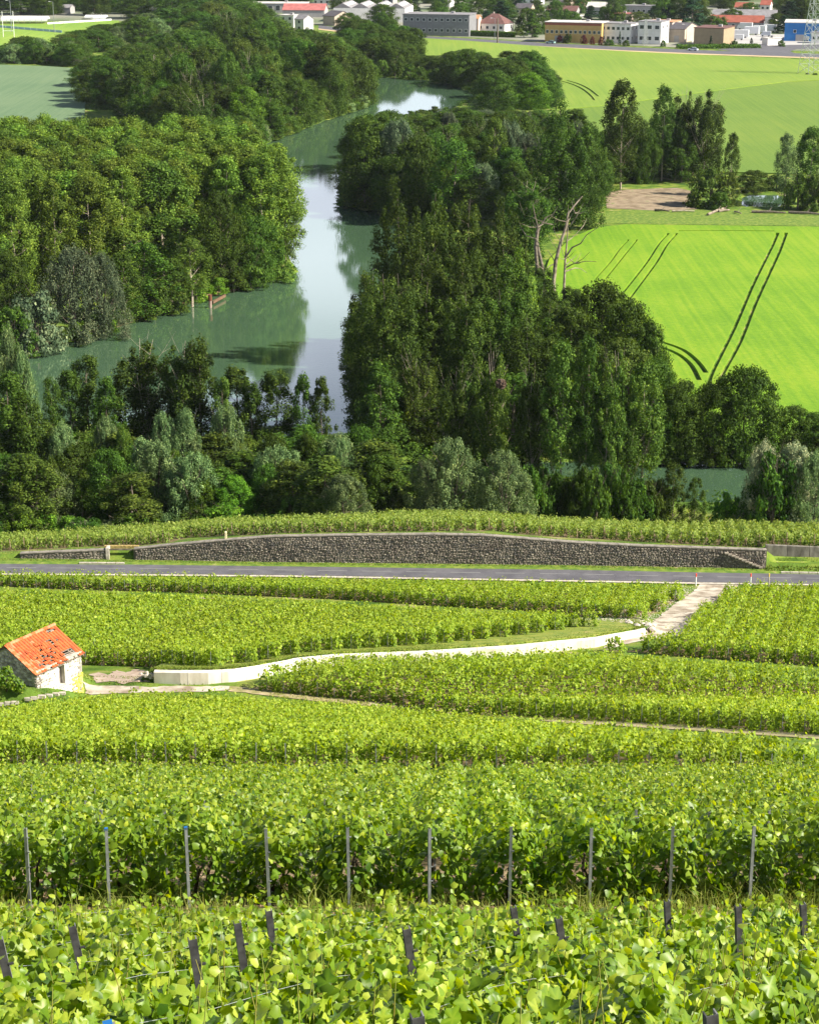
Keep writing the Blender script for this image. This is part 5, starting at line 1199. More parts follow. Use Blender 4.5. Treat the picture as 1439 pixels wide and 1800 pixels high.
# front row of sparse poplars on the near bank
for u, vt, vb, w_, k, m, lab in [(735,618,790,90,'broadpoplar','olive','sparse poplar with pale limbs left in the near riverside row'),(668,635,800,80,'aspen','broad','upright tree at the left end of the near riverside row'),(865,605,850,110,'broadpoplar','olive','open crowned poplar carrying a dark nest in the near row'),
    (800,640,850,90,'broadpoplar','darkpop','low open poplar left of the nest tree'),(990,600,876,80,'tallpoplar','olive','tall poplar with long bare pale trunk in the middle of the near row'),(1035,590,876,60,'tallpoplar','darkpop','thin poplar right of the tall pale trunk'),(940,640,870,90,'broadpoplar','broad','leafy poplar left of the tall pale trunk'),
    (1090,600,876,90,'broadpoplar','olive','poplar with twin pale trunks near the green backwater'),(1068,680,880,60,'tallpoplar','olive','bare stemmed poplar leaning in the near row'),(1135,640,872,80,'tallpoplar','olive','right end poplar of the near row above the backwater'),(1110,700,876,90,'broadpoplar','broad','low leafy poplar at the right end of the near row')]:
    tpx(k, u, vt, vb, w_, m, lab)
fill([(640,818),(700,818),(1140,818),(1140,800),(960,740),(700,745)], 7.5, [('round','broad'),('aspen','broad'),('bush','broad')], (9, 13), 'shaded tree behind the near riverside poplars', 'shaded trees behind the near riverside poplars', R=4.2, vtopmin=outline([(640,680),(900,640),(1100,640),(1150,680)]))
# right: round trees beyond the backwater
for u, vt, vb, w_, k, m, lab in [(1312,640,806,130,'round','broad','large rounded tree standing between the lime field and the backwater'),(1195,668,806,110,'round','broad','dark tree at the foot of the curved tramlines'),(1255,668,806,90,'round','broad','dark tree left of the large rounded one by the backwater'),
    (1395,712,806,90,'round','broad','lower dark tree right of the large rounded one'),(1440,722,806,90,'round','broad','dark tree at the right edge beside the field'),(1170,700,806,70,'round','broad','shaded tree where the near poplars meet the backwater')]:
    tpx(k, u, vt, vb, w_, m, lab)
for u, vb, w_ in [(1165,810,60),(1210,811,60),(1255,812,60),(1300,812,60),(1345,812,60),(1390,812,60),(1435,812,60)]:
    tpx('bush', u, 765, vb, w_, 'broad', 'dark bush hanging over the far side of the green backwater', 'bushes lining the far side of the backwater')
# near bank thicket, right part
for u, vt, y, w_, k, m, lab in [(1345,772,207,100,'willow','blossom','cream flowering shrub at the right end above the terrace vines'),(1400,775,206,110,'willow','blossom','second cream tinged shrub at the right edge above the terrace vines'),(1365,790,204.5,100,'bush','broad','dark shrub in front of the cream flowering shrubs'),
    (1435,790,204,90,'willow','willow','grey shrub cut by the right edge'),(1330,840,206,60,'bush','broad','low shrub left below the flowering shrubs'),(1185,812,216,55,'aspen','broad','small pointed sapling standing before the backwater'),(1222,838,213,40,'aspen','broad','tiny sapling right of the pointed one before the backwater'),
    (1160,835,216,60,'bush','broad','leafy bush left of the backwater'),(1280,862,208,70,'bush','bright','light green bush at the near edge of the backwater'),
    (795,768,206,140,'willow','willow','large rounded grey willow behind the middle of the terrace vines'),(885,790,204.5,120,'willow','willow','lower brownish grey willow right of the large one'),(750,800,205,80,'willow','willow','left shoulder of the large grey willow'),
    (605,832,204,108,'willow','willow','small silvery willow dome left of the large willow'),(600,768,222,60,'willow','willow','pale willow top in the middle of the thicket'),(660,800,216,70,'round','broad','dark bush between the two silvery willows'),(690,850,209,80,'bush','broad','low dark bush before the large willow')]:
    tpx(k, u, vt, None, w_, m, lab, y=y)
for i, u in enumerate(range(930, 1150, 24)):
    tpx('bush', u, random.uniform(805, 845), None, 62, 'broad', 'low dark undergrowth bush below the pale trunks of the near row', 'undergrowth bushes below the near poplars', y=random.uniform(209, 216))
# near bank thicket, left part: individual crowns seen in the photograph
for u, vt, y, w_, k, m, lab in [(245,582,247,150,'broadpoplar','darkpop','tall dark poplar with open crown against the river, left half'),(318,585,245,135,'broadpoplar','darkpop','tall dark poplar beside it with lobed crown against the river'),(348,592,243,75,'aspen','darkpop','narrow top at the right of the tall dark pair'),
    (150,622,246,86,'aspen','darkpop','dark column crown left of the tall dark pair'),(120,650,244,65,'aspen','darkpop','lower dark column crown near the left'),(88,660,242,50,'aspen','darkpop','dark column crown by the left willow'),(185,665,242,60,'aspen','darkpop','dark crown between column and tall pair'),
    (12,570,236,90,'willow','willow','tall silvery willow cut by the left edge'),(38,610,234,60,'willow','willow','silvery willow shoulder near the left edge'),(10,650,228,110,'aspen','broad','green upright tree at the left edge below the silvery willow'),(45,690,226,80,'aspen','broad','leafy upright tree inside the left edge'),
    (415,645,243,95,'aspen','darkpop','dark slim crown right of the tall pair against the water'),(440,668,240,60,'aspen','darkpop','dark crown left of the slim ones against the water'),(485,650,241,84,'aspen','darkpop','slim dark crown standing against bright water'),(533,656,240,52,'aspen','darkpop','thin crown left of the last pair against the bright water'),(564,664,240,54,'aspen','darkpop','last thin crown against the bright water'),
    (390,660,240,50,'aspen','olive','olive crown beside the slim dark ones'),
    (110,738,226,90,'willow','willow','grey green willow at the left centre of the thicket'),(185,728,228,70,'willow','willow','grey willow in the middle left thicket'),(215,745,225,60,'willow','olive','yellowish willow in the middle left thicket'),(285,722,229,80,'willow','willow','silvery willow below the tall dark pair'),
    (325,716,229,80,'willow','willow','silvery willow with soft top right below the dark pair'),(395,708,230,90,'willow','willow','large soft willow before the slim dark crowns'),(90,800,218,45,'willow','olive','yellow flowering narrow tree low on the left'),(250,770,221,60,'aspen','willow','pale upright tree in the thicket centre left'),
    (340,770,221,50,'aspen','willow','pale pointed crown in the centre of the thicket'),(60,838,214,60,'aspen','broad','fresh upright tree above the vines on the left'),(142,842,213,50,'aspen','broad','young upright tree above the vines'),(20,880,209,90,'bush','bright','fresh green bush at the left edge above the vines'),(75,892,208,60,'bush','bright','fresh bush beside the first one above the vines'),
    (120,905,206,60,'bush','bright','low bright bush just above the vines on the left'),(235,850,212,80,'round','broad','dark rounded tree above the vines left of centre'),(305,790,219,70,'round','bright','yellow green lit tree in the middle of the thicket'),(410,835,212,90,'round','bright','bright green round tree above the vines'),
    (360,840,212,70,'round','bright','fresh green crown left of the bright round tree'),(470,815,215,80,'round','broad','mid green rounded tree right of the bright one'),(510,870,208,60,'bush','broad','low grey green bush above the vines in the centre'),(515,790,220,50,'aspen','willow','pale slender crown right of centre in the thicket'),
    (540,760,224,70,'round','broad','dark rounded crown right of centre'),(480,760,224,70,'round','broad','dark crown under the slim ones'),(630,745,228,80,'round','broad','dark crown below the river bend trees')]:
    tpx(k, u, vt, None, w_, m, lab, y=y)
ol5 = outline([(-100,640),(0,680),(60,740),(100,760),(200,760),(280,760),(360,760),(440,765),(500,735),(560,745),(620,730),(700,760),(760,790)])
fill([(-60,207),(-8,207),(2,222),(-6,240),(-25,246),(-60,250)], 6.2, [('round','broad')]*2+[('aspen','broad')]*2+[('aspen','olive')]*3+[('willow','willow')]*2+[('round','bright')], (6, 11), 'tree in the thicket behind the terrace vines', 'mixed trees of the near thicket', R=3.5, world=True, vtopmin=ol5)
fill([(-60,202),(-14,202),(-14,208),(-60,209)], 4.2, [('bush','broad')]*3+[('bush','bright'),('bush','willow')], (2, 3.5), 'low bush between thicket and terrace vines', 'low bushes behind the terrace vines', R=2.6, world=True)
fill([(-6,213),(22,213),(30,224),(0,226)], 5.5, [('round','broad')]*3+[('bush','broad')], (6, 9), 'shaded tree behind the near bank willows', 'shaded trees behind the near willows', R=3.2, world=True, vtopmin=outline([(560,790),(650,780),(750,800),(950,820),(1100,840),(1200,880)]))
# bushes standing right at the water along the upper banks
def bankrow(i0, i1, step, off, lab, grp, Hr=(3, 5.5), cen=None):
    for i in range(i0, i1):
        a, c = riv[i], riv[i+1]; d_ = (c-a); L = np.linalg.norm(d_); d_ = d_/L; nn = np.array([d_[1], -d_[0]])
        m_ = (a+c)/2+nn*.6; s_ = -1 if inside(np.array([m_[0]]), np.array([m_[1]]), riv)[0] else 1
        t_ = step/2
        while t_ < L:
            q = a+d_*t_+nn*s_*(off+random.uniform(-.5, .8)); t_ += step*random.uniform(.75, 1.3)
            if abs(q[0]) > .213*q[1]+2: continue
            plant('bush', float(q[0]), float(q[1]), random.uniform(*Hr), random.uniform(2.4, 3.8), random.choice(['broad','broad','olive','broad','willow']), lab, grp, z=.3)
bankrow(11, 15, 5.0, 1.6, 'waterside bush at the foot of the upper left wood', 'bushes along the upper left river bank', (4, 8))
bankrow(16, 18, 8.0, 2.0, 'waterside bush on the far bank of the river bend', 'bushes at the far river bend', (4, 7))
bankrow(20, 25, 5.5, 1.6, 'waterside bush at the foot of the right bank wood', 'bushes along the right river bank', (3, 5))
# dead tree
for u, vt, vb, w_, m, lab in [(925,395,560,70,'broad','light crown of leaves left of the bare trunks'),(955,470,590,60,'broad','leafy young tree standing among the bare trunks'),(1005,505,600,80,'broad','shrubby tree closing the foot of the dead trunks'),(940,520,610,80,'broad','dark shrubby tree left of the foot of the dead trunks')]:
    tpx('aspen', u, vt, vb, w_, m, lab)
dt = thing('dead_tree', 'bare bleached dead tree with broken boughs at the edge of the lime green field', 'tree', (0,0,0))
yd = float(P(985, 575, .5)[1]); M['deadwood'] = mat('weathered_dead_wood', (0.12,0.095,0.07), 0.9, (0.30,0.25,0.19), 1.2)
def dpt(u, v, dy=0): return tuple(float(c) for c in at_y(u, v, yd+dy))
mb = MB()
for pts, r0, r1 in [([(975,560),(972,500),(976,460),(985,425),(994,400),(998,375),(1010,360),(1023,345)], .40, .08),([(991,560),(991,500),(993,455),(996,425)], .26, .12)]:
    n_ = len(pts); mb.tube([dpt(u, v, i*.5-1) for i, (u, v) in enumerate(pts)], [r0+(r1-r0)*i/(n_-1) for i in range(n_)], 8)
mb.build('trunk', M['deadwood'], dt)
mb = MB()
for pts, r0, r1 in [([(948,520),(944,470),(941,435),(944,408),(948,395)], .34, .26),([(958,520),(953,470),(946,440),(943,420)], .3, .2)]:
    n_ = len(pts); mb.tube([dpt(u, v, i*.4) for i, (u, v) in enumerate(pts)], [r0+(r1-r0)*i/(n_-1) for i in range(n_)], 8)
mb.build('trunk', M['bark'], dt)
for pts, r0, dy in [([(995,450),(1005,435),(1020,428),(1030,413),(1050,400)], .32, -2),([(995,470),(1008,463),(1030,459),(1048,460)], .22, -3),([(994,477),(1010,471),(1020,472),(1031,480)], .2, 3),([(976,462),(970,452),(962,440)], .2, 2),
        ([(995,465),(1005,456),(1014,447)], .15, 2),([(994,425),(1005,418),(1020,403)], .16, 3),([(996,425),(998,390),(998,360)], .2, 0),([(1000,398),(1012,382),(1024,358)], .22, -2),([(975,463),(965,468),(958,475),(955,490)], .18, -2),([(955,474),(945,466),(940,463)], .15, -3),
        ([(945,400),(940,380),(936,360),(945,350)], .25, 0),([(948,398),(960,382),(972,376),(979,364)], .25, 0),([(974,500),(968,515),(962,525)], .12, 0),([(943,420),(925,415),(915,400),(910,380)], .2, 1),([(985,425),(975,410),(972,395)], .12, 2)]:
    n_ = len(pts); MB().tube([dpt(u, v, dy*i/(n_-1)) for i, (u, v) in enumerate(pts)], [.55*r0*(1-.75*i/(n_-1)) for i in range(n_)], 6).build('branch', M['deadwood'] if r0 != .25 else M['bark'], dt)
for i_ in range(22):
    b_ = random.choice([(975,470),(980,440),(996,390),(1010,375),(1020,403),(1010,463),(945,400),(960,384),(972,395),(1008,434),(993,455),(942,430)]); a_ = dpt(*b_, random.uniform(-1,1)); L_ = random.uniform(1.2,3.6); th_ = random.uniform(0,6.28)
    e_ = (a_[0]+math.cos(th_)*L_, a_[1]+math.sin(th_)*L_, a_[2]+L_*random.uniform(.1,.9)); MB().tube([a_, ((a_[0]+e_[0])/2, (a_[1]+e_[1])/2, (a_[2]+e_[2])/2-.25), e_], [.08,.05,.02], 4).build('twig', M['deadwood'], dt)
# nests of twigs in the near poplars
for u, v, w_ in ((880,675,9),(1030,665,8),(1098,688,9)):
    y_ = 229.0; p_ = at_y(u, v, y_); bm = bmesh.new(); bmesh.ops.create_icosphere(bm, subdivisions=3, radius=w_/15)
    for v_ in bm.verts: v_.co *= random.uniform(.7, 1.25)
    me = bpy.data.meshes.new('nest'); bm.to_mesh(me); bm.free(); me.materials.append(M['vinewood'])
    ob('bird_nest', me, loc=tuple(map(float, p_)), label='dark twig nest in the '+{880:'open crowned poplar left of the pale trunks',1030:'thin poplar in the middle of the near row',1098:'twin trunked poplar near the backwater'}[u], cat='nest')
# fallen logs by the clearing
for i, (u0, v0, u1, v1, r_, m, lab) in enumerate([(1243,377,1277,364,.3,'deadwood','pale fallen trunk lying askew at the clearing edge'),(1262,371,1281,369,.3,'deadwood','short pale log beside the askew trunk'),(1290,372,1302,375,.2,'deadwood','small pale branch right of the fallen trunk'),
        (1150,369,1176,371,.25,'bark','dark log along the near edge of the clearing'),(1320,372,1380,374,.3,'bark','long dark log lying in front of the pond'),(1385,373,1450,377,.3,'bark','dark log at the right edge of the photograph'),(1180,371,1220,371,.2,'palebark','thin grey log along the clearing')]):
    a, c = P(u0, v0, .8), P(u1, v1, .85); m_ = (a+c)/2; m_[2] += .12
    lg = thing('fallen_log', lab, 'log'); MB().tube([a, m_, c], [r_, r_*.9, r_*.6], 8).build('stem', M[m], lg); MB().tube([m_, m_+np.array([.8,.6,.9])], [r_*.4, r_*.12], 6).build('branch', M[m], lg)
# undergrowth and reeds hiding the bank edges
def bankpts(n):
    L = []; A_ = riv; m_ = len(A_); seg = [(A_[i], A_[(i+1) % m_]) for i in range(m_)]
    seg = [s_ for s_ in seg if abs(s_[0][0]) < 170 and abs(s_[1][0]) < 170]; w_ = np.array([np.linalg.norm(b-a)/max(np.mean([a[1],b[1]]),100)**.7 for a, b in seg]); w_ /= w_.sum()
    k = rng.choice(len(seg), n, p=w_); t_ = rng.random(n); a = np.array([s_[0] for s_ in seg])[k]; b = np.array([s_[1] for s_ in seg])[k]
    p_ = a+(b-a)*t_[:,None]; d_ = nrm(b-a); nn = np.stack([d_[:,1], -d_[:,0]], -1)
    cen = p_+nn*.5; s_ = np.where(inside(cen[:,0], cen[:,1], riv), -1, 1)
    off = rng.exponential(1.8, n)+.3; p_ = p_+nn*(s_*off)[:,None]; return p_, off
p_, off = bankpts(1500)
i = np.repeat(np.arange(1500), 30); hh = rng.uniform(.35, 1.7, 1500); ok = ~((p_[:,0] < -20) & (p_[:,1] > 300) & (p_[:,1] < 372) & (rng.random(1500) < .75))
i = i[ok[i]]; n = len(i); dd = nrm(rng.normal(size=(n,3))); C = np.stack([p_[i,0]+dd[:,0]*hh[i]*.9, p_[i,1]+dd[:,1]*hh[i]*.9, terrain(p_[i,0], p_[i,1])+np.abs(dd[:,2])*hh[i]], -1)
V_, F_, kk = leafcloud(C, dd+np.array([0,0,.4])+rng.normal(0,.4,(n,3)), .38*rng.uniform(.6,1.2,n), LEAF_LO, LEAF_LO_F)
ob('undergrowth', npmesh('undergrowth', V_, F_, 3, M['broad'], tint=np.repeat(np.clip(rng.normal(.5,.2,n),0,1), kk)), kind='stuff', label='low green undergrowth along the river banks', cat='undergrowth')
# muddy strand of the left bank
mud = [(30,622),(120,600),(210,572),(290,545),(360,522),(420,508)]
mud_in = [(u, v+1.5) for u, v in mud]; mud_out = [(u, v-9) for u, v in mud]
drape('muddy_bank', [tuple(P(u, v, .1)[:2]) for u, v in mud_in]+[tuple(P(u, v, .4)[:2]) for u, v in mud_out[::-1]], mat('mud', (0.14,0.09,0.045), .8, (0.22,0.16,0.08), .8, 6, .3), .06, 1.0)
# rusty post standing in the water and the low rail beside it
wp = P(370, 541, 0); hgt = (541-518)/F*math.hypot(wp[1], 71)
MB().tube([(wp[0],wp[1],-1.5),(wp[0],wp[1],hgt*.55)], .28, 10).tube([(wp[0],wp[1],hgt*.55),(wp[0],wp[1],hgt)], .33, 10, 1).build('mooring_post', [mat('pale_rust', (0.22,0.15,0.13), .8, (0.32,0.24,0.20), 3), mat('rust', (0.10,0.035,0.02), .8, (0.16,0.06,0.03), 4)], label='rusty mooring post standing in the water by the left bank', cat='mooring post')
a, c = P(374, 528, .9), P(396, 516, .9); MB().box(((a[0]+c[0])/2, (a[1]+c[1])/2, .55), (float(np.linalg.norm((c-a)[:2])), .25, .5), math.atan2(c[1]-a[1], c[0]-a[0])).build('landing_edge', mat('rust_sheet', (0.09,0.05,0.03), .8, (0.15,0.09,0.05), 2), label='low rust brown sheet edge of the landing beside the mooring post', cat='landing')
print('trees', ntree, TK)
# ------------------------------------------------------------------ town
WM = {n: mat('wall_'+n, c, .9, tuple(q*.86 for q in c), .6) for n, c in dict(stone=(.20,.20,.21), white=(.72,.70,.68), cream=(.60,.48,.34), ochre=(.50,.33,.12), yellow=(.62,.42,.14), brownband=(.28,.09,.06), grey=(.34,.33,.33), blue=(.03,.17,.45), pink=(.62,.50,.42), beige=(.46,.38,.30), tan=(.33,.25,.16)).items()}
RM = {n: mat('roof_'+n, c, .85, tuple(q*.75 for q in c), .5) for n, c in dict(red=(.30,.09,.06), brown=(.16,.08,.07), grey=(.24,.23,.24), pale=(.58,.55,.52), pinkred=(.42,.14,.13), dark=(.10,.09,.10), orange=(.55,.26,.14)).items()}
TOWN = []
def building(name, label, uL, vb, uR, uD, vt, wall='white', roof='grey', rt='flat', rise=2.0, A=30, win=None, winR=None, band=None, door=None, cat='building', over=.3, gr=.53, panes=False):
    A = math.radians(A); ca, sa = math.cos(A), math.sin(A); p0 = P(uL, vb, gr); D = (CAMZ-gr)*sp
    kR = (uR-719.5)/F; W = (kR*(p0[1]*cp+D)-p0[0])/(ca+kR*sa*cp); q = (p0[0]+W*ca, p0[1]-W*sa)
    if isinstance(uD, str): DP = float(uD)
    else:
        kD = (uD-719.5)/F; DP = (kD*(q[1]*cp+D)-q[0])/(sa-kD*ca*cp); DP = min(max(DP, 3), 60)
    H = float(at_y(uL, vt, p0[1])[2])-gr
    t = thing(name, label, cat, tuple(map(float, p0)), -A)
    TOWN.append((p0[0], p0[1], W, DP, A))
    mb = MB(); mb.box((W/2, DP/2, H/2-.3), (W, DP, H+.6)); mb.build('wall', WM[wall], t)
    if rt == 'flat':
        r_ = MB().box((W/2, DP/2, H+.14), (W+over*2, DP+over*2, .28)).build('roof', RM[roof], t)
        MB().box((W*.7, DP*.5, H+.28+.5), (1.6, 1.6, .98)).build('roof_unit', WM['grey'], r_)
    elif rt == 'gable':
        o_ = over; v_ = [(-o_,-o_,H-.1),(W+o_,-o_,H-.1),(W+o_,DP/2,H+rise),(-o_,DP/2,H+rise),(-o_,DP+o_,H-.1),(W+o_,DP+o_,H-.1)]
        v2 = [(a, b_, c-.2) for a, b_, c in v_]; MB().add(v_+v2, [(0,1,2,3),(3,2,5,4),(6,9,8,7),(9,10,11,8),(0,6,7,1),(4,5,11,10),(0,3,9,6),(3,4,10,9),(1,7,8,2),(2,8,11,5)]).build('roof', RM[roof], t)
        MB().add([(0.01,0.01,H-.3),(0.01,DP-.01,H-.3),(0.01,DP/2,H+rise-.25),(W-.01,.01,H-.3),(W-.01,DP-.01,H-.3),(W-.01,DP/2,H+rise-.25)], [(0,2,1),(3,4,5),(0,3,5,2),(1,2,5,4),(0,1,4,3)]).build('gable', WM[wall], t)
    elif rt == 'cross':   # ridge runs front to back: gable faces the viewer
        o_ = over; v_ = [(-o_,-o_,H-.1),(W/2,-o_,H+rise),(W+o_,-o_,H-.1),(-o_,DP+o_,H-.1),(W/2,DP+o_,H+rise),(W+o_,DP+o_,H-.1)]; v2 = [(a, b_, c-.2) for a, b_, c in v_]
        MB().add(v_+v2, [(0,1,4,3),(1,2,5,4),(6,9,10,7),(7,10,11,8),(0,6,7,1),(1,7,8,2),(3,4,10,9),(4,5,11,10),(0,3,9,6),(2,8,11,5)]).build('roof', RM[roof], t)
        MB().add([(.01,.01,H-.3),(W-.01,.01,H-.3),(W/2,.01,H+rise-.25),(.01,DP-.01,H-.3),(W-.01,DP-.01,H-.3),(W/2,DP-.01,H+rise-.25)], [(0,1,2),(3,5,4),(0,2,5,3),(1,4,5,2),(0,3,4,1)]).build('gable', WM[wall], t)
    elif rt == 'hip':
        o_ = over+.2; k_ = min(W, DP)*.42; v_ = [(-o_,-o_,H),(W+o_,-o_,H),(W+o_,DP+o_,H),(-o_,DP+o_,H),(k_,DP/2,H+rise),(W-k_,DP/2,H+rise)]
        rf = MB().add(v_, [(0,1,5,4),(1,2,5),(2,3,4,5),(3,0,4),(3,2,1,0)]).build('roof', RM[roof], t)
        MB().box((k_+.6, DP/2+.8, H+rise), (.6,.6,1.4)).build('chimney', WM['pink'], rf)
    elif rt == 'saw':
        n_ = max(2, int(W/9)); w_ = W/n_
        for i in range(n_):
            v_ = [(i*w_,0,H),(i*w_+w_/2,0,H+rise),((i+1)*w_,0,H),(i*w_,DP,H),(i*w_+w_/2,DP,H+rise),((i+1)*w_,DP,H)]
            r_ = MB().add(v_, [(0,1,4,3),(1,2,5,4),(0,2,1),(3,4,5),(0,3,5,2)]).build('roof', RM[roof], t)
            for j in range(4): MB().hexa([(i*w_+w_*.60,DP*(.1+.22*j),H+rise*.80+.03),(i*w_+w_*.80,DP*(.1+.22*j),H+rise*.40+.03),(i*w_+w_*.80,DP*(.22+.22*j),H+rise*.40+.03),(i*w_+w_*.60,DP*(.22+.22*j),H+rise*.80+.03)]+[(i*w_+w_*.60,DP*(.1+.22*j),H+rise*.80+.12),(i*w_+w_*.80,DP*(.1+.22*j),H+rise*.40+.12),(i*w_+w_*.80,DP*(.22+.22*j),H+rise*.40+.12),(i*w_+w_*.60,DP*(.22+.22*j),H+rise*.80+.12)]).build('skylight', M['white'], r_)
    if band: MB().box((W/2, -.06, H-.6), (W+.1, .12, 1.1)).build('fascia', WM[band], t)
    def wins(nc, nr, L, face, ww=1.3, wh=1.3):
        for r in range(nr):
            for c in range(nc):
                s_ = L*(c+.5)/nc; z_ = H*(r+.55)/nr-.1
                hh_ = min(wh, H/nr*.5); w2 = min(ww, L/nc*.55)
                mb = MB(); mg = MB()
                if face == 'f': mb.box((s_, -.03, z_), (w2+.2, .06, hh_+.2)); mg.box((s_, -.075, z_), (w2, .03, hh_))
                else: mb.box((W+.03, s_, z_), (.06, w2+.2, hh_+.2)); mg.box((W+.075, s_, z_), (.03, w2, hh_))
                wd = mb.build('window', M['white'], t); mg.build('pane', M['glass'], wd)
    if win: wins(win[0], win[1], W, 'f', *(win[2:] if len(win) > 2 else ()))
    if winR: wins(winR[0], winR[1], DP, 'r')
    if door: MB().box((W*door, -.05, 1.5), (min(4, W*.3), .1, 3)).build('door', WM['grey'], t)
    return t
building('warehouse', 'long grey stone faced warehouse with small dark windows left of the brown roofed house', 708, 62, 824, '16', 25, 'stone', 'grey', win=(11,2), A=14)
building('annex_house', 'small pink roofed annex at the right end of the grey warehouse', 818, 56, 840, '8', 32, 'pink', 'orange', 'gable', 1.5, A=14)
building('house', 'white house with steep brown hipped roof behind a clipped hedge', 838, 55, 886, '13', 41, 'white', 'brown', 'hip', 4.5, A=22, win=(4,1), winR=(2,1))
building('office_building', 'long ochre office block with red brown fascia and a row of windows', 957, 74, 1056, '14', 39, 'ochre', 'pale', win=(12,1), band='brownband', A=18, door=.25)
building('apartment_block', 'white two storey block adjoining the ochre office', 1055, 75, 1107, 1120, 41, 'white', 'grey', win=(6,2), winR=(2,2), A=24)
building('apartment_block', 'white block with six large windows and sunlit end wall behind the mast', 1120, 77, 1160, 1174, 38, 'white', 'grey', win=(3,2,2.2,1.6), winR=(2,2), A=24)
building('workshop', 'long low workshop with peach orange flat roof behind the white blocks', 1130, 66, 1180, 1196, 38, 'pink', 'orange', A=24)
building('shed', 'beige lean-to shed with grey roof right of the white blocks', 1174, 74, 1202, 1226, 50, 'beige', 'dark', 'gable', 2.2, A=24, door=.5)
building('depot', 'windowless yellow depot with bright ochre end wall by the road', 1218, 80, 1270, 1289, 49, 'tan', 'brown', A=24, rt='flat', door=None)
building('hall', 'long low hall with dull red tiled roof behind the vans', 1247, 50, 1340, '12', 38, 'grey', 'red', 'gable', 3.0, A=12, win=(8,1))
building('hall', 'long grey roofed hall with white gable behind the red roofed one', 1250, 40, 1362, '14', 28, 'white', 'grey', 'gable', 3.2, A=14)
building('blue_shed', 'bright blue metal warehouse with pale roof at the right edge', 1377, 72, 1450, '22', 40, 'blue', 'pale', A=12, door=.38, win=(2,1))
building('kiosk', 'small white cabin at the right edge in front of the blue warehouse', 1425, 76, 1450, '6', 58, 'white', 'grey', A=12, win=(3,1))
building('industrial_hall', 'long pale industrial hall with open loading bays at the top left of the town', 415, 22, 536, '16', 6, 'grey', 'pale', A=6, win=(9,1,3,3))
building('industrial_hall', 'hall with long pinkish red roof in the left part of the town', 497, 30, 570, '14', 17, 'grey', 'pinkred', 'gable', 3.0, A=6)
building('saw_tooth_hall', 'white factory with a row of grey pitched roofs and skylights', 586, 38, 712, '30', 14, 'white', 'grey', 'saw', 2.6, A=8, door=.3)
building('barn', 'barn with dark roof and pale sunlit gable left of the grey wall', 568, 44, 588, 618, 27, 'beige', 'dark', 'gable', 2.4, A=45)
building('white_house', 'narrow white house with a square tower left of the barn', 492, 48, 516, '7', 27, 'white', 'pale', A=20, win=(2,2))
building('white_house', 'white cottage with grey gable roof right of the narrow white house', 518, 54, 534, 551, 33, 'white', 'grey', 'gable', 2.0, A=38, win=(1,2))
building('farmhouse', 'pinkish farmhouse top half hidden by trees left of the town', 235, 20, 285, '10', 0, 'pink', 'orange', 'gable', 2.0, A=20, win=(4,2))
building('cottage', 'small cream house in the trees behind the sports pitch', 262, 30, 292, '8', 18, 'cream', 'grey', 'gable', 1.8, A=30, win=(2,1))
building('cottage', 'white walled house glimpsed at the far left behind the pitch', 104, 24, 124, '8', 13, 'grey', 'grey', 'gable', 1.5, A=10)
far = [(905,26,932,14,'beige','dark','gable',"house with grey roof just behind the brown roofed one"),(960,30,1012,18,'grey','brown','gable',"long dark roofed house behind the ochre office"),(983,42,1018,28,'grey','pale','flat',"low grey depot with pale roof behind the ochre office"),
  (1030,30,1084,12,'grey','pale','gable',"grey stepped factory behind the white blocks"),(1062,38,1108,24,'pink','pinkred','flat',"pinkish upper storey above the white blocks"),(1090,28,1144,10,'grey','grey','flat',"grey concrete building beside the tall dark trees"),
  (915,8,950,-4,'white','grey','flat',"white houses at the top edge right of centre"),(972,12,1000,2,'beige','dark','gable',"small house at the top edge behind the office"),(1008,18,1026,4,'cream','orange','gable',"cream gabled house in the second row"),(700,20,722,8,'white','grey','gable',"white gable at the right end of the factory roofs"),
  (1290,22,1320,12,'pink','red','gable',"red roofed house among trees right of the tall dark trees"),(1335,20,1352,8,'white','red','gable',"small house with white gable behind the long hall"),(760,12,790,2,'white','grey','gable',"house in trees behind the grey warehouse"),(640,6,690,-6,'grey','grey','gable',"grey roofs at the top edge behind the factory"),(540,8,600,-2,'white','pinkred','gable',"red roofed shed at the top edge behind the factory")]
for uL, vb, uR, vt, wl, rf, rt_, lab in far: building('house', lab, uL, vb, uR, '9', vt, wl, rf, rt_, 2.4, A=18, win=(max(2, int((uR-uL)/9)), 1))
# perimeter wall beside the road left of the warehouse
for i in range(8):
    u0 = 628+i*10.5; a, c = P(u0, 49+i*1.45, .53), P(u0+10, 49+(i+.95)*1.45, .53); d_ = (c-a)[:2]
    if i == 0: pw = thing('perimeter_wall', 'grey perimeter wall along the road left of the warehouse', 'wall')
    MB().box(((a[0]+c[0])/2, (a[1]+c[1])/2, 1.5), (float(np.linalg.norm(d_)), .3, 2.6), math.atan2(d_[1], d_[0])).build('panel', WM['grey'], pw)
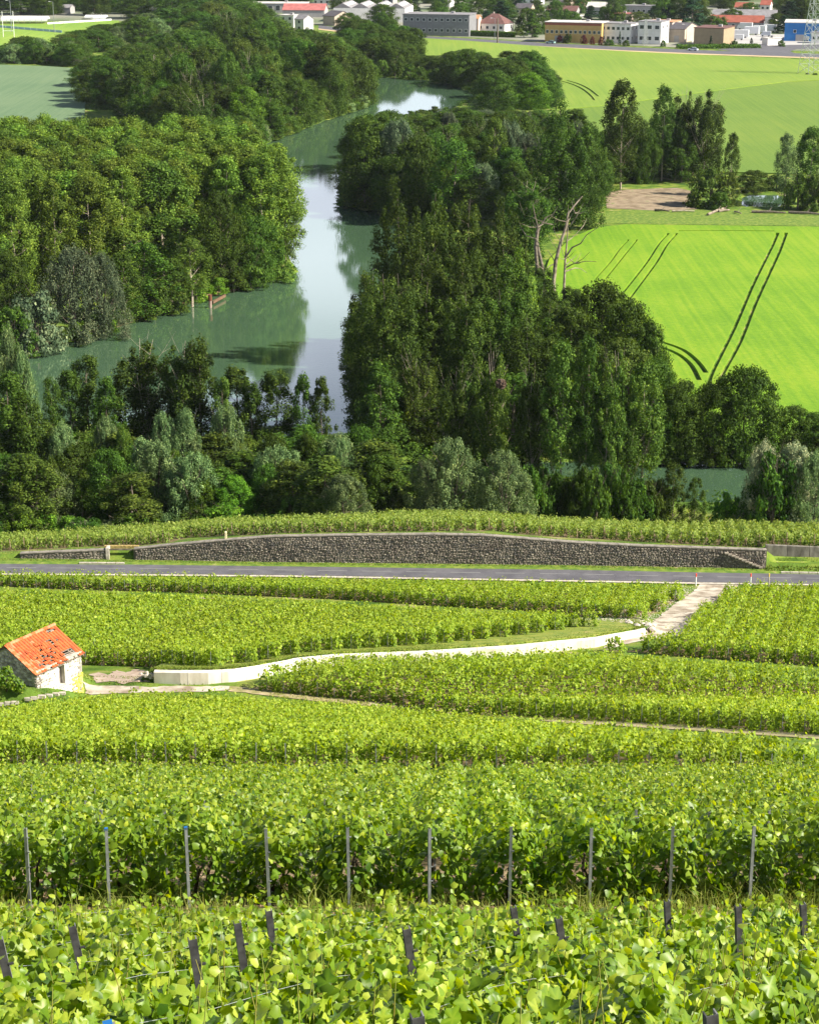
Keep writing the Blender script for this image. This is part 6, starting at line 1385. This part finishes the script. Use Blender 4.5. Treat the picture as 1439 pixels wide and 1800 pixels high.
# vehicles
def car(u, v, ang, col, label, L=4.4, Wd=1.8, H=1.45, van=False):
    p_ = P(u, v, .60); t = thing('parked_van' if van else 'car', label, 'van' if van else 'car', tuple(map(float, p_)), ang); m = mat('paint_car', col, .3, spec=.5)
    if van:
        MB().box((L*.08, 0, H*.55+.2), (L*.78, Wd, H*.9)).build('body', m, t); MB().hexa([(-L*.5,-Wd*.47,.35),(-L*.31,-Wd*.47,.35),(-L*.31,Wd*.47,.35),(-L*.5,Wd*.47,.35),(-L*.42,-Wd*.44,H*.72),(-L*.31,-Wd*.44,H*.78),(-L*.31,Wd*.44,H*.78),(-L*.42,Wd*.44,H*.72)]).build('cab', m, t)
        MB().box((-L*.463, 0, H*.53), (.06, Wd*.8, H*.22)).build('windscreen', M['glass'], t)
    else:
        MB().hexa([(-L/2,-Wd/2,.3),(L/2,-Wd/2,.3),(L/2,Wd/2,.3),(-L/2,Wd/2,.3),(-L/2+.1,-Wd/2+.05,.85),(L/2-.05,-Wd/2+.05,.9),(L/2-.05,Wd/2-.05,.9),(-L/2+.1,Wd/2-.05,.85)]).build('body', m, t)
        MB().hexa([(-L*.25,-Wd*.46,.9),(L*.4,-Wd*.46,.9),(L*.4,Wd*.46,.9),(-L*.25,Wd*.46,.9),(-L*.1,-Wd*.38,H-.05),(L*.28,-Wd*.38,H-.05),(L*.28,Wd*.38,H-.05),(-L*.1,Wd*.38,H-.05)]).build('cabin', M['glass'], t)
        MB().box((L*.09, 0, H-.02), (L*.38, Wd*.74, .05)).build('roof', m, t)
    for sx in (-.3, .3):
        for sy in (-.5, .5):
            MB().tube([(L*sx, Wd*sy-.1, .33), (L*sx, Wd*sy+.1, .33)], .33, 10).build('wheel', M['darkpost'], t)
car(967, 76.5, -.5, (.25,.40,.38), 'pale green car driving on the road before the ochre office')
car(1217, 89, -.5, (.55,.58,.62), 'silver car driving on the road before the yellow depot')
for u, v, L, H, col, lab in [(1299,66,9,3.4,(.75,.74,.72),'white lorry box nearest the yellow depot'),(1297,70,5,2.3,(.7,.7,.7),'small white van at the near left of the yard'),(1318,61,9,3.6,(.75,.75,.75),'white box lorry second along the yard row'),(1332,58,8,3.4,(.78,.77,.75),'white lorry in the middle of the yard row'),
   (1350,56,8,3.4,(.75,.75,.74),'white lorry right of the middle of the yard row'),(1369,55,7,3.2,(.78,.78,.78),'white lorry at the right end of the yard row'),(1308,52,8,3.2,(.68,.68,.68),'white van in the back row left'),(1330,50,7,3,(.72,.72,.72),'white van in the back row right'),(1345,64,5,2.2,(.6,.62,.65),'low white van in front of the row'),(1412,72,5,2,(.5,.5,.5),'light car parked before the blue warehouse')]:
    car(u, v, -.35+random.uniform(-.1,.1), col, lab, L, 2.4 if L > 6 else 1.9, H, van=True)
building('cabin', 'white site cabin with blue left side standing on the lawn by the yard', 1338, 79, 1348, 1372, 67, 'white', 'pale', A=60, cat='cabin')
# tents beside the pitch
def tent(u0, u1, vb, vt, lab, n):
    a = P(u0, vb, .56); c = P(u1, vb, .56); W = float(c[0]-a[0]); H = float(at_y(u0, vt, a[1])[2])-.56; t = thing('marquee', lab, 'marquee', tuple(map(float, a)))
    for i in range(n):
        w_ = W/n; MB().add([(i*w_,0,H*.6),((i+1)*w_,0,H*.6),((i+1)*w_,8,H*.6),(i*w_,8,H*.6),(i*w_,4,H),((i+1)*w_,4,H)], [(0,1,5,4),(3,4,5,2),(0,4,3),(1,2,5),(0,3,2,1)]).build('canopy', M['white'], t)
        MB().box((i*w_+w_/2, .1, H*.45), (w_-.1, .08, H*.28)).build('side_panel', M['white'], t)
        for yy_ in (.1, 7.9): MB().tube([(i*w_+.1, yy_, 0), (i*w_+.1, yy_, H*.6)], .06, 5).build('leg', M['post'], t)
tent(2, 84, 41, 29, 'long row of white marquees beside the sports pitch at the left edge', 8)
tent(149, 162, 34, 27, 'small white gazebo beside the sports pitch', 1); tent(163, 187, 36, 27, 'square white marquee right of the small gazebo', 2)
gp_ = thing('goalposts', 'tall white rugby goalposts on the sports pitch at the left edge', 'goalposts'); a = P(6.5, 65, .56); c = P(25.5, 65, .56); hz2 = float(at_y(6.5, 20, a[1])[2])
for q in (a, c): MB().tube([(q[0],q[1],.3),(q[0],q[1],hz2)], .13, 8).build('upright', M['white'], gp_)
MB().tube([(a[0],a[1],3.4),(c[0],c[1],3.4)], .1, 6).build('crossbar', M['white'], gp_)
bd = thing('pitch_barrier', 'pale blue barrier running along the sports pitch', 'barrier')
for i in range(10):
    a, c = P(0+i*11, 48+i*.95, .56), P(10.4+i*11, 48+(i+.95)*.95, .56); MB().box(((a[0]+c[0])/2, (a[1]+c[1])/2, 1.1), (float(np.linalg.norm((c-a)[:2])), .1, 1.1), math.atan2(c[1]-a[1], c[0]-a[0])).build('panel', mat('barrier_blue', (.30,.42,.48), .7) if i == 0 else bpy.data.materials['barrier_blue'], bd)
bd = thing('pitch_fence', 'low white advertising fence on the far side of the sports pitch', 'fence')
for i in range(12):
    a, c = P(84+i*9.4, 42.5-i*.55, .56), P(92.8+i*9.4, 42.5-(i+.9)*.55, .56); MB().box(((a[0]+c[0])/2, (a[1]+c[1])/2, 1.0), (float(np.linalg.norm((c-a)[:2])), .1, .9), math.atan2(c[1]-a[1], c[0]-a[0])).build('panel', M['white'], bd)
def mast(u, vb, vt, lab, name='lamp_post', r=.12, arm=True, m='post', cat='lamp post'):
    p_ = P(u, vb, .55); h_ = float(at_y(u, vt, p_[1])[2])-.55; t = thing(name, lab, cat, tuple(map(float, p_)))
    MB().tube([(0,0,0),(0,0,h_)], [r, r*.6], 7).build('pole', M[m], t)
    if arm: MB().tube([(0,0,h_-.1),(-1.4,-.3,h_+.15)], .07, 5).build('arm', M[m], t); MB().box((-1.6,-.35,h_+.12), (.9,.35,.16)).build('lamp', M['white'], t)
mast(21, 56, 1, 'tall dark floodlight mast behind the rugby goalposts', 'floodlight_mast', .22, cat='floodlight mast'); mast(96, 57, 3, 'tall floodlight mast on the near side of the pitch', 'floodlight_mast', .18, cat='floodlight mast')
mast(697, 60, 24, 'street lamp before the round tree by the perimeter wall'); mast(781, 63, 30, 'street lamp in front of the grey warehouse'); mast(869, 69, 32, 'pale street lamp beside the dark wooden pole'); mast(1095, 78, 41, 'street lamp in front of the white two storey block')
mast(1205, 78, 43, 'street lamp left of the yellow depot'); mast(874, 75, 32, 'dark wooden electricity pole standing at the field edge by the road', 'electricity_pole', .42, False, 'bark', 'pole')
for i, (u, vb, vt, w_, lab) in enumerate([(1424,130,-12,9.5,'tall thin lattice pylon at the right edge of the far field'),(1133,80,34,2.2,'short lattice mast before the white block with large windows')]):
    p_ = P(u, vb, .55); h_ = float(at_y(u, vt, p_[1])[2])-.55; w2 = w_/2*(.75 if i == 0 else 1); t = thing('pylon', lab, 'pylon', tuple(map(float, p_)), .4); rr_ = .11 if i == 0 else .08
    for sx in (-1, 1):
        for sy in (-1, 1): MB().tube([(sx*w2,sy*w2,0),(sx*w2*.3,sy*w2*.3,h_)], rr_, 4).build('leg', M['wire'], t)
    mb = MB(); n_ = 8
    for j in range(n_):
        f0, f1 = j/n_, (j+1)/n_; a0, a1 = w2*(1-.7*f0), w2*(1-.7*f1)
        for (x0_, y0_, x1_, y1_) in ((-1,-1,1,-1),(1,-1,1,1),(1,1,-1,1),(-1,1,-1,-1)):
            mb.tube([(x0_*a0,y0_*a0,h_*f0),(x1_*a1,y1_*a1,h_*f1)], rr_*.6, 3); mb.tube([(x1_*a0,y1_*a0,h_*f0),(x0_*a1,y0_*a1,h_*f1)], rr_*.6, 3); mb.tube([(x0_*a1,y0_*a1,h_*f1),(x1_*a1,y1_*a1,h_*f1)], rr_*.5, 3)
    mb.build('lattice', M['wire'], t)
# town trees, placed where the photograph shows them and clear of the buildings
def hits(x, y, r_=2.5):
    for bx, by, W, D_, A in TOWN:
        dx, dy = x-bx, y-by; lx = dx*math.cos(A)-dy*math.sin(A); ly = dx*math.sin(A)+dy*math.cos(A)
        if -r_ < lx < W+r_ and -r_ < ly < D_+r_: return True
    return False
for u, vt, vb, w_, k, m, lab in [(673,6,47,60,'round','broad','large round dark tree between factory and road'),(880,0,40,60,'conifer','conifer','tall dark tree directly behind the brown roofed house'),(935,20,66,34,'conifer','broad','dark tree group before the grey roofed houses'),(948,10,60,40,'round','broad','dark round tree left of the ochre office'),
    (912,48,62,20,'bush','olive','yellowish shrub at the right end of the house hedge'),(828,30,58,14,'conifer','broad','slim tree between warehouse and brown roofed house'),(1170,-4,46,56,'round','broad','broad tree behind the peach roof'),(1218,-20,48,54,'conifer','conifer','very tall dark conifer in the middle of the town'),(1195,-12,46,44,'round','broad','tall dark tree left of the conifer'),
    (1249,62,83,9,'conifer','conifer','small pointed conifer on the lawn by the yellow depot'),(1290,70,84,16,'bush','broad','dark bush right of the small conifer on the lawn'),(1272,75,84,14,'bush','broad','low bush on the lawn by the depot'),(1320,66,82,10,'conifer','conifer','slim dark conifer at the yard entrance'),(1372,70,82,16,'bush','broad','dark bush at the tip of the lawn'),
    (998,58,76,18,'bush','broad','round bush before the ochre office'),(983,60,75,10,'bush','redleaf','dark red shrub before the ochre office'),(1026,60,77,11,'bush','redleaf','red shrub at the middle of the ochre office'),(1041,63,78,10,'bush','redleaf','red shrub right along the ochre office'),(1056,63,79,10,'bush','redleaf','last red shrub before the white block'),
    (1089,54,80,7,'conifer','conifer','thin dark cypress in front of the white two storey block'),(1070,68,80,20,'bush','broad','green bush before the white two storey block'),(1100,70,81,14,'bush','broad','small green bush near the cypress'),(1165,70,82,12,'bush','broad','small bush before the sunlit end wall'),(760,20,45,40,'round','broad','round tree behind the grey warehouse'),
    (790,22,46,44,'round','broad','spreading tree behind the grey warehouse right of the first'),(1060,10,40,20,'round','broad','tree before the grey stepped factory'),(1439,20,60,60,'round','broad','tree behind the blue warehouse at the right edge'),(1390,0,52,70,'conifer','conifer','tall dark tree behind the blue warehouse'),(1415,-10,50,60,'round','broad','dark leafy tree above the blue warehouse'),
    (1432,128,133,12,'bush','broad','small bush at the foot of the pylon'),(1418,128,132,8,'bush','broad','tiny bush left of the pylon foot')]:
    tpx(k, u, vt, vb, w_, m, lab)
hd = thing('clipped_hedge', 'clipped green hedge along the garden of the brown roofed house', 'hedge', (0,0,0))
a, c = P(826, 63, .55), P(905, 66, .55); L = float(np.linalg.norm((c-a)[:2])); n = 5200; ss_ = rng.uniform(0, 1, n); C = a[None]+(c-a)[None]*ss_[:,None]; C[:,2] = .55+rng.uniform(0, 2.6, n); C[:,1] += rng.uniform(-1.0, 1.0, n)
V_, F_, kk = leafcloud(C, rng.normal(0,.6,(n,3))+np.array([0,-.4,.6]), .5*rng.uniform(.6,1.2,n), LEAF_LO, LEAF_LO_F); ob('foliage', npmesh('foliage', V_, F_, 3, M['bright'], tint=np.repeat(rng.uniform(.1,.6,n), kk)), hd, kind='stuff')
a, c = P(1190, 85, .55), P(1335, 84, .55); n = 5000; ss_ = rng.uniform(0, 1, n); C = a[None]+(c-a)[None]*ss_[:,None]; C[:,2] = .5+rng.uniform(0, 1.5, n); C[:,1] += rng.uniform(-3, 6.0, n)
V_, F_, kk = leafcloud(C, rng.normal(0,.6,(n,3))+np.array([0,-.4,.6]), .6*rng.uniform(.6,1.2,n), LEAF_LO, LEAF_LO_F); ob('roadside_shrubs', npmesh('roadside_shrubs', V_, F_, 3, M['broad'], tint=np.repeat(rng.uniform(.2,.8,n), kk)), kind='stuff', label='low green planting between the road and the yard of the yellow depot', cat='shrubs')
# trees filling the rest of the town and the slope behind it
fill([(-300,30),(200,27),(240,38),(330,34),(400,30),(560,6),(560,-4),(-300,-4)], 23, [('round','broad')]*3+[('aspen','broad'),('conifer','conifer')], (11, 17), 'dark tree behind the sports pitch', 'trees behind the sports pitch', R=10, name='parkland_tree', keepout=lambda x, y: hits(x, y, 5))
fill([(700,52),(840,50),(960,58),(1439,60),(1600,60),(1600,-6),(420,-6),(560,10),(700,40)], 30, [('round','broad')]*3+[('round','olive'),('conifer','conifer'),('bush','broad')], (7, 12), 'garden tree among the town houses', 'garden trees of the town', R=5.5, name='garden_tree', keepout=lambda x, y: hits(x, y, 4.5))
fill([(420,3),(1600,2),(1700,-9),(400,-9)], 26, [('round','broad')]*3+[('round','olive'),('conifer','conifer')], (9, 14), 'tree behind the town at the top edge', 'trees behind the town', R=10, name='parkland_tree', keepout=lambda x, y: hits(x, y, 4.5))
print('trees', ntree, TK)

# ------------------------------------------------------------------ air
hm = bpy.data.materials.new('thin_haze'); hm.use_nodes = True; t = hm.node_tree; t.nodes.remove(t.nodes['Principled BSDF'])
pv = t.nodes.new('ShaderNodeVolumePrincipled'); pv.inputs['Color'].default_value = (.82,.88,1,1); pv.inputs['Density'].default_value = 0.000025; pv.inputs['Anisotropy'].default_value = 0.2
t.links.new(pv.outputs[0], t.nodes['Material Output'].inputs['Volume'])
MB().box((0, 2050, 44), (7800, 4400, 98)).build('haze', hm, kind='stuff')
